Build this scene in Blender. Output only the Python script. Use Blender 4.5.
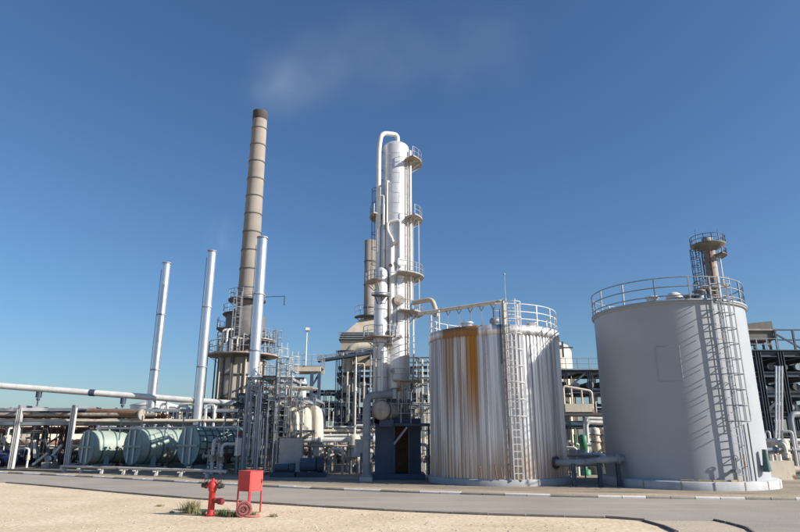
import bpy, math, random
from mathutils import Vector
random.seed(7)
R = math.radians
scene = bpy.context.scene
for o in list(bpy.data.objects): bpy.data.objects.remove(o)

# ---------------------------------------------------------------- camera
FPX, HOR, EYE = 608.0, 438.0, 2.0
PITCH = math.atan((HOR - 266) / FPX)
CP, SP = math.cos(PITCH), math.sin(PITCH)
cam = bpy.data.cameras.new('camera'); camo = bpy.data.objects.new('camera', cam)
scene.collection.objects.link(camo); scene.camera = camo
camo.location = (0, 0, EYE); camo.rotation_euler = (math.pi / 2 + PITCH, 0, 0)
cam.sensor_width = 36; cam.lens = FPX / 800 * 36; cam.clip_start = 0.1; cam.clip_end = 6000
scene.render.resolution_x, scene.render.resolution_y = 1024, 681

# ---------------------------------------------------------------- sky and sun
SUN_EL, SUN_AZ = R(27), R(109)          # azimuth clockwise from +Y
w = bpy.data.worlds.new('World'); scene.world = w; w.use_nodes = True
nt = w.node_tree; nt.nodes.clear()
sky = nt.nodes.new('ShaderNodeTexSky'); sky.sky_type = 'NISHITA'; sky.sun_disc = False
sky.sun_elevation = SUN_EL; sky.sun_rotation = SUN_AZ
sky.air_density = 1.2; sky.dust_density = 0.7; sky.ozone_density = 8; sky.altitude = 0
bg = nt.nodes.new('ShaderNodeBackground'); bg.inputs[1].default_value = 0.080
wo = nt.nodes.new('ShaderNodeOutputWorld')
nt.links.new(sky.outputs[0], bg.inputs[0]); nt.links.new(bg.outputs[0], wo.inputs[0])
sl = bpy.data.lights.new('sun', 'SUN'); sl.energy = 5.0; sl.angle = R(0.55); sl.color = (1, 0.93, 0.83)
so = bpy.data.objects.new('sun', sl); scene.collection.objects.link(so)
sd = Vector((math.sin(SUN_AZ) * math.cos(SUN_EL), math.cos(SUN_AZ) * math.cos(SUN_EL), math.sin(SUN_EL)))
so.rotation_euler = (-sd).to_track_quat('-Z', 'Y').to_euler(); so.location = (60, -10, 50)
vs = scene.view_settings; vs.view_transform = 'Standard'; vs.look = 'None'; vs.exposure = 0.6; vs.gamma = 1
vs.use_curve_mapping = False
scene.render.engine = 'CYCLES'

# ---------------------------------------------------------------- survey helpers (photo bearing + known distance -> place)
def ray(x, y):
    a = (x - 400) / FPX; b = (266 - y) / FPX
    return Vector((a, CP - b * SP, SP + b * CP))
def V(x, y, Y):
    d = ray(x, y); t = Y / d.y
    return Vector((d.x * t, Y, EYE + d.z * t))
def G(x, y, z=0.0):
    d = ray(x, y); t = (z - EYE) / d.z
    return Vector((d.x * t, d.y * t, z))
def ZZ(y, Y): return V(400, y, Y).z
def XX(x, y, Y): return V(x, y, Y).x

# ---------------------------------------------------------------- materials
MATS = {}
def mat(name, col, rough=0.6, metal=0.0, var=0.12, scale=3.0, streak=0.0, streakcol=(0.12, 0.10, 0.08),
        rust=0.0, rustcol=(0.20, 0.085, 0.035), bump=0.0, bscale=40.0, rnd=0.10, sscale=(5, 5, .35), rscale=1.6):
    m = bpy.data.materials.new(name); m.use_nodes = True; n = m.node_tree.nodes; l = m.node_tree.links
    bs = n['Principled BSDF']; bs.inputs['Roughness'].default_value = rough; bs.inputs['Metallic'].default_value = metal
    tc = n.new('ShaderNodeTexCoord')
    def noise(sc, det=5, mp=None):
        t = n.new('ShaderNodeTexNoise'); t.inputs['Scale'].default_value = sc; t.inputs['Detail'].default_value = det
        if mp:
            mm = n.new('ShaderNodeMapping'); mm.inputs['Scale'].default_value = mp
            l.new(tc.outputs['Object'], mm.inputs[0]); l.new(mm.outputs[0], t.inputs['Vector'])
        else: l.new(tc.outputs['Object'], t.inputs['Vector'])
        return t.outputs['Fac']
    def ramp(src, a, b):
        r = n.new('ShaderNodeMapRange'); r.inputs['From Min'].default_value = a; r.inputs['From Max'].default_value = b
        l.new(src, r.inputs['Value']); return r.outputs['Result']
    def mix(f, A, B):
        x = n.new('ShaderNodeMix'); x.data_type = 'RGBA'
        if isinstance(f, float): x.inputs[0].default_value = f
        else: l.new(f, x.inputs[0])
        for i, c in ((6, A), (7, B)):
            if isinstance(c, tuple): x.inputs[i].default_value = (*c, 1)
            else: l.new(c, x.inputs[i])
        return x.outputs[2]
    def mul(a, b):
        x = n.new('ShaderNodeMath'); x.operation = 'MULTIPLY'; l.new(a, x.inputs[0])
        if isinstance(b, float): x.inputs[1].default_value = b
        else: l.new(b, x.inputs[1])
        return x.outputs[0]
    c = mix(ramp(noise(scale), .3, .7), tuple(v * (1 - var) for v in col), tuple(min(1, v * (1 + var)) for v in col))
    if streak:
        c = mix(mul(ramp(noise(1.0, 4, sscale), .5, .8), float(streak)), c, streakcol)
    if rust:
        c = mix(ramp(noise(rscale, 8), .62 - rust * .25, .72 - rust * .2), c, rustcol)
    if rnd:
        oi = n.new('ShaderNodeObjectInfo'); hs = n.new('ShaderNodeHueSaturation')
        r = n.new('ShaderNodeMapRange'); r.inputs['To Min'].default_value = 1 - rnd; r.inputs['To Max'].default_value = 1 + rnd
        l.new(oi.outputs['Random'], r.inputs['Value']); l.new(r.outputs['Result'], hs.inputs['Value'])
        l.new(c, hs.inputs['Color']); c = hs.outputs['Color']
    l.new(c, bs.inputs['Base Color'])
    rr = n.new('ShaderNodeMapRange'); rr.inputs['To Min'].default_value = max(.05, rough - .12); rr.inputs['To Max'].default_value = min(1, rough + .12)
    l.new(noise(scale * 2.3), rr.inputs['Value']); l.new(rr.outputs['Result'], bs.inputs['Roughness'])
    if bump:
        b = n.new('ShaderNodeBump'); b.inputs['Strength'].default_value = bump; b.inputs['Distance'].default_value = .02
        l.new(noise(bscale, 6), b.inputs['Height']); l.new(b.outputs[0], bs.inputs['Normal'])
    m['mixer'] = 1; MATS[name] = m
    return m
mat('greypaint', (.33, .352, .382), .5, 0, .05, .6, .14, (.30, .28, .25), rnd=0, sscale=(3, 3, .12))
mat('alu', (.74, .74, .75), .38, .75, .10, 1.5, .18, (.38, .34, .30))
mat('white_clad', (.68, .68, .68), .38, .35, .08, 1.2, .32, (.45, .38, .30), sscale=(7, 7, .3), rnd=.04)
mat('stack_silver', (.66, .68, .72), .33, .8, .06, 1.0, .12, (.4, .38, .36), rnd=.03)
mat('concrete', (.42, .40, .37), .9, 0, .14, 2.0, .2, (.2, .18, .15), bump=.3)
mat('plinth', (.40, .41, .42), .88, 0, .14, 1.5, .25, (.22, .2, .17), bump=.3)
mat('chimney_con', (.275, .245, .215), .9, 0, .14, .7, .35, (.20, .165, .14), bump=.3, sscale=(2, 2, .12), rnd=.04)
mat('soot', (.07, .06, .06), .9, 0, .2, 2)
mat('furnace', (.42, .37, .30), .8, 0, .12, 1.0, .4, (.10, .08, .06), rust=.0, sscale=(2.5, 2.5, .25))
mat('darkfurnace', (.12, .115, .11), .7, 0, .2, 1.5, .4, (.2, .17, .13))
mat('bluesteel', (.035, .055, .085), .6, 0, .2, 2, rnd=.25)
mat('pierblue', (.055, .08, .135), .75, 0, .15, 1.2, .25, (.07, .06, .06), rnd=.05)
mat('greysteel', (.26, .29, .32), .55, .1, .15, 2, .2, rust=.06, rnd=.18)
mat('darksteel', (.07, .075, .085), .6, .1, .2, 2, rust=.08, rnd=.25)
mat('white', (.60, .60, .585), .5, 0, .1, 2, .3, (.35, .30, .25), rnd=.06)
mat('cream', (.56, .50, .40), .6, 0, .10, 1.5, .3, (.28, .2, .13), rust=.03, rnd=.08)
mat('beige', (.46, .40, .32), .6, 0, .1, 1.5, .3, (.2, .15, .1), rnd=.1)
mat('rustypaint', (.34, .31, .275), .75, 0, .2, 3, .6, (.20, .12, .07), rust=.28, rustcol=(.19, .10, .055), rnd=.12)
mat('rustbrown', (.20, .11, .07), .85, 0, .25, 4, rnd=.15)
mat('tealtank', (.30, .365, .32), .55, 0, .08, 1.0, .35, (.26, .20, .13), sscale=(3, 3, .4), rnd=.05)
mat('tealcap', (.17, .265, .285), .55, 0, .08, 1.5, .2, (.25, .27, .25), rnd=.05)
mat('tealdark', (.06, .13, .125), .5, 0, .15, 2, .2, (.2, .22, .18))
mat('red', (.50, .030, .030), .5, 0, .12, 6, .25, (.33, .06, .05), rnd=0)
mat('redfade', (.58, .06, .055), .55, 0, .1, 5, .2, (.5, .14, .11), rnd=0)
mat('darkred', (.16, .02, .025), .5, 0, .2, 8)
mat('hose', (.42, .15, .15), .85, 0, .3, 20)
mat('hosedark', (.16, .05, .05), .9, 0, .3, 20)
mat('black', (.03, .03, .032), .6, 0, .2, 6)
mat('green', (.03, .16, .09), .55, 0, .15, 4)
mat('carblue', (.02, .04, .16), .25, .2, .05, 2, rnd=0)
mat('glass', (.03, .04, .05), .08, 0, .05, 2, rnd=0)
mat('tyre', (.02, .02, .02), .85, 0, .2, 8)
mat('kerbwhite', (.66, .64, .60), .8, 0, .12, 5, .3, (.36, .32, .26), bump=.25)
mat('kerbgrey', (.30, .275, .24), .85, 0, .15, 5, .3, (.3, .26, .2), bump=.25)
mat('kerbdark', (.13, .115, .10), .9, 0, .2, 5)
mat('grassdry', (.23, .22, .10), .8, 0, .3, 10)
mat('grassgreen', (.10, .14, .045), .8, 0, .3, 10)
mat('timber', (.42, .33, .19), .85, 0, .2, 8)
mat('lampglass', (.75, .76, .76), .3, 0, .05, 4)

def groundmat(name, c1, c2, c3, scale, fine, bumps, specks=None, stain=None):
    m = bpy.data.materials.new(name); m.use_nodes = True; n = m.node_tree.nodes; l = m.node_tree.links
    bs = n['Principled BSDF']; bs.inputs['Roughness'].default_value = .95
    bs.inputs['Specular IOR Level'].default_value = .2
    tc = n.new('ShaderNodeTexCoord')
    def noise(sc, det=8, mp=None):
        t = n.new('ShaderNodeTexNoise'); t.inputs['Scale'].default_value = sc; t.inputs['Detail'].default_value = det
        if mp:
            mm = n.new('ShaderNodeMapping'); mm.inputs['Scale'].default_value = mp; mm.inputs['Rotation'].default_value = (0, 0, R(35))
            l.new(tc.outputs['Object'], mm.inputs[0]); l.new(mm.outputs[0], t.inputs['Vector'])
        else: l.new(tc.outputs['Object'], t.inputs['Vector'])
        return t.outputs['Fac']
    cr = n.new('ShaderNodeValToRGB'); cr.color_ramp.elements[0].color = (*c1, 1); cr.color_ramp.elements[1].color = (*c3, 1)
    e = cr.color_ramp.elements.new(.5); e.color = (*c2, 1); cr.color_ramp.elements[0].position = .3; cr.color_ramp.elements[2].position = .7
    l.new(noise(scale), cr.inputs[0]); col = cr.outputs[0]
    fx = n.new('ShaderNodeMix'); fx.data_type = 'RGBA'; fx.blend_type = 'MULTIPLY'; fx.inputs[0].default_value = 1
    mr = n.new('ShaderNodeMapRange'); mr.inputs['From Min'].default_value = .25; mr.inputs['From Max'].default_value = .75
    mr.inputs['To Min'].default_value = .70; mr.inputs['To Max'].default_value = 1.2
    l.new(noise(fine, 6), mr.inputs['Value'])
    cc = n.new('ShaderNodeCombineColor')
    for i in range(3): l.new(mr.outputs[0], cc.inputs[i])
    l.new(col, fx.inputs[6]); l.new(cc.outputs[0], fx.inputs[7]); col = fx.outputs[2]
    if stain:
        sx = n.new('ShaderNodeMix'); sx.data_type = 'RGBA'
        r2 = n.new('ShaderNodeMapRange'); r2.inputs['From Min'].default_value = stain[2]; r2.inputs['From Max'].default_value = stain[2] + .18
        r2.inputs['To Max'].default_value = stain[3]
        l.new(noise(1.0, 6, stain[1]), r2.inputs['Value']); l.new(r2.outputs[0], sx.inputs[0])
        l.new(col, sx.inputs[6]); sx.inputs[7].default_value = (*stain[0], 1); col = sx.outputs[2]
    l.new(col, bs.inputs['Base Color'])
    b = n.new('ShaderNodeBump'); b.inputs['Strength'].default_value = bumps; b.inputs['Distance'].default_value = .03
    l.new(noise(fine * .6, 8), b.inputs['Height']); l.new(b.outputs[0], bs.inputs['Normal'])
    MATS[name] = m
groundmat('sand', (.62, .49, .335), (.70, .56, .395), (.76, .62, .45), .5, 9, .55, stain=((.52, .41, .29), (.5, 1.5, 1), .56, .6))
groundmat('road', (.325, .283, .238), (.362, .318, .27), (.40, .355, .30), .35, 30, .2, stain=((.44, .385, .31), (.12, .9, 1), .52, .6))
groundmat('apron', (.36, .28, .19), (.43, .34, .24), (.48, .39, .28), .6, 10, .5, stain=((.22, .18, .15), (.4, .9, 1), .66, .6))
groundmat('yard', (.24, .20, .16), (.31, .26, .20), (.37, .31, .24), .4, 12, .4, stain=((.08, .07, .06), (.5, .8, 1), .55, .7))
groundmat('pad', (.44, .365, .275), (.49, .41, .315), (.54, .455, .355), .5, 20, .3)

def corrugated():
    """aluminium sheets: every sheet a little different, run-down dirt, ground reflection painted in low down, one rusty overflow stain"""
    m = bpy.data.materials.new('corrugated'); m.use_nodes = True; n = m.node_tree.nodes; l = m.node_tree.links
    bs = n['Principled BSDF']; bs.inputs['Metallic'].default_value = .6
    tc = n.new('ShaderNodeTexCoord'); sp = n.new('ShaderNodeSeparateXYZ'); l.new(tc.outputs['Object'], sp.inputs[0])
    def M(op, a, b=None, c=None):
        x = n.new('ShaderNodeMath'); x.operation = op
        for i, v in enumerate((a, b, c)):
            if v is None: continue
            if isinstance(v, (int, float)): x.inputs[i].default_value = v
            else: l.new(v, x.inputs[i])
        return x.outputs[0]
    def rng(v, a, b, c=0., d=1.):
        r = n.new('ShaderNodeMapRange'); r.interpolation_type = 'SMOOTHSTEP'
        for k, q in (('From Min', a), ('From Max', b), ('To Min', c), ('To Max', d)): r.inputs[k].default_value = q
        l.new(v, r.inputs['Value']); return r.outputs['Result']
    ang = M('ARCTAN2', sp.outputs[1], sp.outputs[0])
    def streak(sa, sz, off=0.0, det=3):
        cb = n.new('ShaderNodeCombineXYZ'); l.new(M('MULTIPLY', ang, sa), cb.inputs[0]); l.new(M('MULTIPLY', sp.outputs[2], sz), cb.inputs[1])
        cb.inputs[2].default_value = off
        t = n.new('ShaderNodeTexNoise'); t.inputs['Scale'].default_value = 1; t.inputs['Detail'].default_value = det
        l.new(cb.outputs[0], t.inputs['Vector']); return t.outputs['Fac']
    def mix(f, A, B):
        x = n.new('ShaderNodeMix'); x.data_type = 'RGBA'; l.new(f, x.inputs[0])
        for i, c in ((6, A), (7, B)):
            if isinstance(c, tuple): x.inputs[i].default_value = (*c, 1)
            else: l.new(c, x.inputs[i])
        return x.outputs[2]
    col = mix(rng(streak(16, .10), .35, .65), (.40, .40, .42), (.78, .78, .79))
    col = mix(rng(streak(40, .35, 3.), .58, .78, 0, .55), col, (.40, .36, .32))
    low = rng(sp.outputs[2], 2.4, .6)  # brown dust tone toward the foot; the ground's reflection painted into the colour
    col = mix(M('MULTIPLY', low, rng(streak(22, .5, 9.), .3, .6, .15, .75)), col, (.50, .37, .27))
    # rusty overflow under the roof hatch, object-space angle about -2.2 rad
    A0 = -2.23
    da = M('ABSOLUTE', M('SUBTRACT', ang, A0))
    wide = M('MULTIPLY', rng(da, .36, .26), rng(sp.outputs[2], .2, 5.6))
    wide = M('MULTIPLY', wide, rng(streak(26, .12, 5.), .36, .52))
    col = mix(M('MULTIPLY', wide, .85), col, (.33, .215, .12))
    d2 = M('ABSOLUTE', M('SUBTRACT', ang, A0 + .185))
    hot = M('MULTIPLY', rng(d2, .13, .04), rng(sp.outputs[2], 1.0, 5.2))
    hot = M('MULTIPLY', hot, rng(streak(36, .12, 7.), .36, .5))
    col = mix(hot, col, (.46, .20, .02))
    top = M('MULTIPLY', rng(da, .33, .28), rng(sp.outputs[2], 6.48, 6.6))
    col = mix(M('MULTIPLY', top, .92), col, (.27, .125, .045))
    l.new(col, bs.inputs['Base Color'])
    rus = M('MAXIMUM', M('MAXIMUM', wide, hot), top)
    l.new(M('MULTIPLY', M('SUBTRACT', 1.0, M('MULTIPLY', rus, .85)), .6), bs.inputs['Metallic'])
    l.new(M('ADD', rng(streak(30, .3, 2.), .3, .7, .34, .55), M('MULTIPLY', rus, .3)), bs.inputs['Roughness'])
    MATS['corrugated'] = m
corrugated()

# ---------------------------------------------------------------- mesh kit
class MB:
    def __init__(s): s.v = []; s.f = []; s.sm = []
    def add(s, vs, fs, smooth=False):
        b = len(s.v); s.v += [Vector(v) for v in vs]
        for f in fs: s.f.append([i + b for i in f]); s.sm.append(smooth)
        return s
    def box(s, c, d, rz=0.0):
        c = Vector(c); ca, sa = math.cos(rz), math.sin(rz); vs = []
        for z in (-.5, .5):
            for y in (-.5, .5):
                for x in (-.5, .5):
                    X, Y = x * d[0], y * d[1]
                    vs.append(c + Vector((X * ca - Y * sa, X * sa + Y * ca, z * d[2])))
        return s.add(vs, [(0, 2, 3, 1), (4, 5, 7, 6), (0, 1, 5, 4), (2, 6, 7, 3), (0, 4, 6, 2), (1, 3, 7, 5)])
    def bar(s, a, b, wx, wy=None):
        a, b = Vector(a), Vector(b); wy = wy or wx; t = (b - a).normalized()
        u = t.cross(Vector((0, 0, 1)))
        u = Vector((1, 0, 0)) if u.length < 1e-4 else u.normalized()
        q = u.cross(t)
        vs = [p + u * (i * wx / 2) + q * (j * wy / 2) for p in (a, b) for i, j in ((-1, -1), (1, -1), (1, 1), (-1, 1))]
        return s.add(vs, [(3, 2, 1, 0), (4, 5, 6, 7), (0, 1, 5, 4), (1, 2, 6, 5), (2, 3, 7, 6), (3, 0, 4, 7)])
    def tube(s, pts, r, n=10, caps=True, closed=False):
        pts = [Vector(p) for p in pts]; N = len(pts); rings = []; pu = None
        rs = r if isinstance(r, (list, tuple)) else [r] * N
        for i, p in enumerate(pts):
            if closed: t = pts[(i + 1) % N] - pts[i - 1]
            else: t = pts[min(i + 1, N - 1)] - pts[max(i - 1, 0)]
            t.normalize()
            if pu is None:
                u = t.cross(Vector((0, 0, 1)))
                if u.length < 1e-3: u = Vector((1, 0, 0))
            else: u = pu - t * pu.dot(t)
            u.normalize(); pu = u; q = t.cross(u)
            rings.append([p + (u * math.cos(k * 2 * math.pi / n) + q * math.sin(k * 2 * math.pi / n)) * rs[i] for k in range(n)])
        vs = [v for g in rings for v in g]; fs = []
        for i in range(N if closed else N - 1):
            j = (i + 1) % N
            for k in range(n): fs.append((i * n + k, i * n + (k + 1) % n, j * n + (k + 1) % n, j * n + k))
        s.add(vs, fs, True)
        if caps and not closed:
            s.add(rings[0], [tuple(range(n - 1, -1, -1))]); s.add(rings[-1], [tuple(range(n))])
        return s
    def pipe(s, pts, r, n=10, bend=None, flanges=()):
        """pipe run with rounded elbows"""
        pts = [Vector(p) for p in pts]; bend = bend or r * 2.6; out = [pts[0]]
        for i in range(1, len(pts) - 1):
            a, b, c = pts[i - 1], pts[i], pts[i + 1]; d0 = (a - b); d1 = (c - b)
            k = min(bend, d0.length * .49, d1.length * .49); p0 = b + d0.normalized() * k; p1 = b + d1.normalized() * k
            for j in range(6):
                t = j / 5; out.append(p0 * (1 - t) ** 2 + b * 2 * t * (1 - t) + p1 * t * t)
        out.append(pts[-1]); s.tube(out, r, n)
        for (i, f) in flanges:
            a, b = pts[i], pts[i + 1]; p = a.lerp(b, f); t = (b - a).normalized()
            s.tube([p - t * r * .3, p + t * r * .3], r * 1.55, n)
        return s
    def lathe(s, c, prof, n=32, smooth=True, a0=0.0, a1=2 * math.pi):
        c = Vector(c); full = abs(a1 - a0 - 2 * math.pi) < 1e-6; m = n if full else n + 1
        vs = [c + Vector((r * math.cos(a0 + (a1 - a0) * k / n), r * math.sin(a0 + (a1 - a0) * k / n), z)) for r, z in prof for k in range(m)]
        fs = []
        for i in range(len(prof) - 1):
            for k in range(n):
                k2 = (k + 1) % m
                fs.append((i * m + k, i * m + k2, (i + 1) * m + k2, (i + 1) * m + k))
        return s.add(vs, fs, smooth)
    def disc(s, c, r, n=24, up=True):
        c = Vector(c); vs = [c + Vector((r * math.cos(k * 2 * math.pi / n), r * math.sin(k * 2 * math.pi / n), 0)) for k in range(n)]
        return s.add(vs, [tuple(range(n)) if up else tuple(range(n - 1, -1, -1))])
    def ringdeck(s, c, r0, r1, h, a0=0., a1=2 * math.pi, n=28):
        full = abs(a1 - a0 - 2 * math.pi) < 1e-6
        s.lathe(c, [(r0, 0), (r1, 0), (r1, h), (r0, h), (r0, 0)], n, False, a0, a1)
        if not full:
            for a in (a0, a1):
                d = Vector((math.cos(a), math.sin(a), 0)); c2 = Vector(c)
                s.add([c2 + d * r0, c2 + d * r1, c2 + d * r1 + Vector((0, 0, h)), c2 + d * r0 + Vector((0, 0, h))], [(0, 1, 2, 3)])
        return s
ORG = {}
COL = scene.collection
def tag(o, label, cat, group=None, kind=None):
    if label: o['label'] = label
    if cat: o['category'] = cat
    if group: o['group'] = group
    if kind: o['kind'] = kind
    return o
def thing(name, label, cat, loc, group=None):
    o = bpy.data.objects.new(name, None); COL.objects.link(o); o.empty_display_size = .3
    o.location = loc; ORG[o] = Vector(loc); return tag(o, label, cat, group)
def mesh_of(mb, name, m, org):
    me = bpy.data.meshes.new(name); me.from_pydata([tuple(v - org) for v in mb.v], [], mb.f)
    me.polygons.foreach_set('use_smooth', mb.sm); me.materials.append(MATS[m]); me.update(); return me
def part(mb, name, m, parent, kind=None, label=None):
    o = bpy.data.objects.new(name, mesh_of(mb, name, m, ORG[parent])); COL.objects.link(o); o.parent = parent; ORG[o] = ORG[parent]
    if kind: o['kind'] = kind
    if label: o['label'] = label
    return o
def single(mb, name, m, label, cat, loc, group=None, kind=None):
    loc = Vector(loc); o = bpy.data.objects.new(name, mesh_of(mb, name, m, loc)); COL.objects.link(o); o.location = loc; ORG[o] = loc
    return tag(o, label, cat, group, kind)
def setting(mb, name, m, loc=(0, 0, 0)):
    return single(mb, name, m, None, None, loc, None, 'structure')
def share(me, name, parent, loc, rz=0.0):
    """a piece that shares its mesh; loc in world"""
    o = bpy.data.objects.new(name, me); COL.objects.link(o); o.parent = parent
    o.location = Vector(loc) - ORG[parent]; o.rotation_euler = (0, 0, rz); return o
def copy_tree(o, parent=None, loc=None, rz=None, label=None):
    c = o.copy(); COL.objects.link(c)
    if parent is not None: c.parent = parent; c.matrix_parent_inverse = o.matrix_parent_inverse
    if loc is not None: c.location = loc
    if rz is not None: c.rotation_euler = (0, 0, rz)
    if label: c['label'] = label
    for ch in o.children: copy_tree(ch, c)
    return c

Z0 = Vector((0, 0, 0)); UP = Vector((0, 0, 1))
def pol(c, r, a, z=None):
    return Vector((c[0] + r * math.cos(a), c[1] + r * math.sin(a), c[2] if z is None else z))
def arc(c, r, a0, a1, z, n=24): return [pol(c, r, a0 + (a1 - a0) * k / n, z) for k in range(n + 1)]

def ring_rail(parent, c, r, z, h, m, a0=0., a1=2 * math.pi, posts=12, rr=.022, rails=(1., .55, .12), n=40, wide=False):
    full = abs(a1 - a0 - 2 * math.pi) < 1e-6
    top = None
    for i, q in enumerate(rails):
        mb = MB()
        if full: mb.tube(arc(c, r, a0, a1, z + h * q, n)[:-1], rr, 6, closed=True)
        else: mb.tube(arc(c, r, a0, a1, z + h * q, n), rr, 6)
        if i == 0: top = part(mb, 'handrail', m, parent)
        else: part(mb, 'mid_rail', m, top if parent.parent is None else parent)
    pm = mesh_of(MB().box((0, 0, h / 2), (rr * 2.2, rr * 2.2, h)), 'rail_post', m, Z0)
    for k in range(posts if full else posts + 1):
        a = a0 + (a1 - a0) * k / posts
        share(pm, 'rail_post', top if parent.parent is None else parent, pol(c, r, a, z), a)
    return top
def line_rail(parent, pts, h, m, step=1.2, rr=.022, rails=(1., .5)):
    """straight guard rail along a polyline at deck level"""
    top = None; deep = parent.parent is not None
    for i, q in enumerate(rails):
        mb = MB()
        mb.tube([Vector(p) + UP * h * q for p in pts], rr, 6)
        if i == 0: top = part(mb, 'handrail', m, parent)
        else: part(mb, 'mid_rail', m, parent if deep else top)
    pm = mesh_of(MB().box((0, 0, h / 2), (rr * 2.2, rr * 2.2, h)), 'rail_post', m, Z0)
    for a, b in zip(pts, pts[1:]):
        a, b = Vector(a), Vector(b); k = max(1, round((b - a).length / step))
        for i in range(k + 1):
            share(pm, 'rail_post', parent if deep else top, a.lerp(b, i / k))
    return top
def ladder(parent, foot, h, out, m, width=.42, cage_from=2.2, cage_r=.36, r=.022, hoop_step=.75, above=1.0, cage=True):
    """vertical ladder; out = unit vector away from the wall"""
    foot = Vector(foot); out = Vector(out).normalized(); side = Vector((-out.y, out.x, 0)); H = h + above
    mb = MB()
    for sgn in (-1, 1): mb.bar(foot + side * sgn * width / 2, foot + side * sgn * width / 2 + UP * H, r * 2, r * 2.4)
    lad = part(mb, 'ladder', m, parent)
    sub = lad if parent.parent is None else parent
    mb = MB(); z = .25
    while z < H - .2:
        mb.bar(foot - side * width / 2 + UP * z, foot + side * width / 2 + UP * z, r * 1.3); z += .3
    part(mb, 'rungs', m, sub, 'stuff')
    if cage:
        ctr = foot + out * cage_r * .8
        a = math.atan2(out.y, out.x); pts = [pol(Z0, cage_r, a - R(135) + R(270) * k / 14) + out * cage_r * .8 for k in range(15)]
        hm = mesh_of(MB().tube(pts, r * .9, 5), 'hoop', m, Z0); z = cage_from
        while z <= H + .01:
            share(hm, 'hoop', sub, foot + UP * z); z += hoop_step
        for k in (-2, -1, 0, 1, 2):
            b = pol(Z0, cage_r, a + k * R(55)) + out * cage_r * .8 + foot
            part(MB().bar(b + UP * cage_from, b + UP * (z - hoop_step), r * 1.6, r * .8), 'cage_strap', m, sub)
    return lad
def platform(parent, c, r0, r1, z, a0, a1, mdeck, mrail, h=.65, posts=6, th=.07, rr=.016, rails=(1., .5)):
    d = part(MB().ringdeck((c[0], c[1], z), r0, r1, th, a0, a1, 20), 'platform', mdeck, parent)
    pm = mesh_of(MB().bar((r0 * .98, 0, -.35 * (r1 - r0) - .25), (r1 * .96, 0, -.02), .04), 'bracket', mdeck, Z0)
    for k in range(3):
        a = a0 + (a1 - a0) * (k + .5) / 3
        share(pm, 'bracket', d, (c[0], c[1], z), a)
    ring_rail(d, c, r1 - .03, z + th, h, mrail, a0, a1, posts, rr, rails, 20)
    return d
def frame(name, label, xs, ys, zs, m, cs=.22, bs=.16, group=None, braces=(), cat='steel frame', base=0.0, tops=None):
    t = thing(name, label, cat, (sum(xs) / len(xs), sum(ys) / len(ys), base), group)
    top = max(zs)
    for x in xs:
        for y in ys:
            mb = MB(); H = (top if tops is None else tops) - base   # H section
            mb.box((x, y, base + H / 2), (cs * .12, cs, H)); mb.box((x - cs * .5, y, base + H / 2), (cs * .14, cs, H)); mb.box((x + cs * .5, y, base + H / 2), (cs * .14, cs, H))
            part(mb, 'column', m, t)
    for z in zs:
        for y in ys:
            for a, b in zip(xs, xs[1:]):
                mb = MB(); a2, b2 = a + cs * .58, b - cs * .58
                mb.box(((a2 + b2) / 2, y, z - bs * .94), (b2 - a2, bs * .8, bs * .12)); mb.box(((a2 + b2) / 2, y, z - bs * .06), (b2 - a2, bs * .8, bs * .12)); mb.box(((a2 + b2) / 2, y, z - bs / 2), (b2 - a2, bs * .14, bs * .74))
                part(mb, 'beam', m, t)
        for x in xs:
            for a, b in zip(ys, ys[1:]):
                part(MB().box((x, (a + b) / 2, z - bs / 2), (bs * .7, b - a - cs * 1.05, bs)), 'beam', m, t)
    for (i, y, za, zb) in braces:
        part(MB().bar((xs[i], y, za), (xs[i + 1], y, zb), bs * .55), 'brace', m, t)
    return t

# ================================================================ ground, road, kerbs
g = MB(); S = 1500
g.add([(-S, -60, 0), (S, -60, 0), (S, 2500, 0), (-S, 2500, 0)], [(0, 1, 2, 3)]); setting(g, 'ground', 'sand')
far = [(-140, 468), (-60, 470), (0, 473), (50, 475.5), (120, 479), (200, 483.5), (300, 488.5), (400, 492.5), (500, 495.5), (600, 497.8), (690, 499), (780, 500), (900, 500.5), (1100, 501)]
near = [(0, 482.5), (60, 487.5), (130, 494), (200, 499.5), (300, 506), (400, 511.5), (500, 515.5), (610, 518.5)]
def smooth(pts, k=6):
    pts = [Vector((p.x, p.y, 0)) for p in pts]; out = []
    for i in range(len(pts) - 1):
        a = pts[max(i - 1, 0)]; b = pts[i]; c = pts[i + 1]; d = pts[min(i + 2, len(pts) - 1)]
        for j in range(k):
            t = j / k
            out.append(.5 * ((2 * b) + (c - a) * t + (2 * a - 5 * b + 4 * c - d) * t * t + (3 * b - a - 3 * c + d) * t ** 3))
    out.append(pts[-1]); return out
FAR = smooth([G(*q) for q in far]); FAR = [FAR[0] + (FAR[0] - FAR[3]) * 12] + FAR
NEAR = smooth([G(*q) for q in near])
corner = smooth([NEAR[-1], G(640, 521), G(664, 528), G(676, 535), G(690, 560)])
lead = (FAR[0] - FAR[1]).normalized(); NEAR = [NEAR[0] + lead * (FAR[0] - FAR[16]).length, NEAR[0] + lead * 14] + NEAR
def strip(A, B, z):
    """sheet between two polylines, resampled alike"""
    def res(P, n):
        L = [0]
        for a, b in zip(P, P[1:]): L.append(L[-1] + (b - a).length)
        out = []; i = 0
        for k in range(n + 1):
            s = L[-1] * k / n
            while i < len(P) - 2 and L[i + 1] < s: i += 1
            out.append(P[i].lerp(P[i + 1], (s - L[i]) / max(1e-6, L[i + 1] - L[i])))
        return out
    n = 60; a, b = res(A, n), res(B, n)
    vs = [Vector((p.x, p.y, z)) for p in a + b]
    return MB().add(vs, [(k, k + 1, n + 2 + k, n + 1 + k) for k in range(n)])
road_far = FAR
pave_end = Vector((FAR[-1].x + 6, 9.0, 0))
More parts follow.
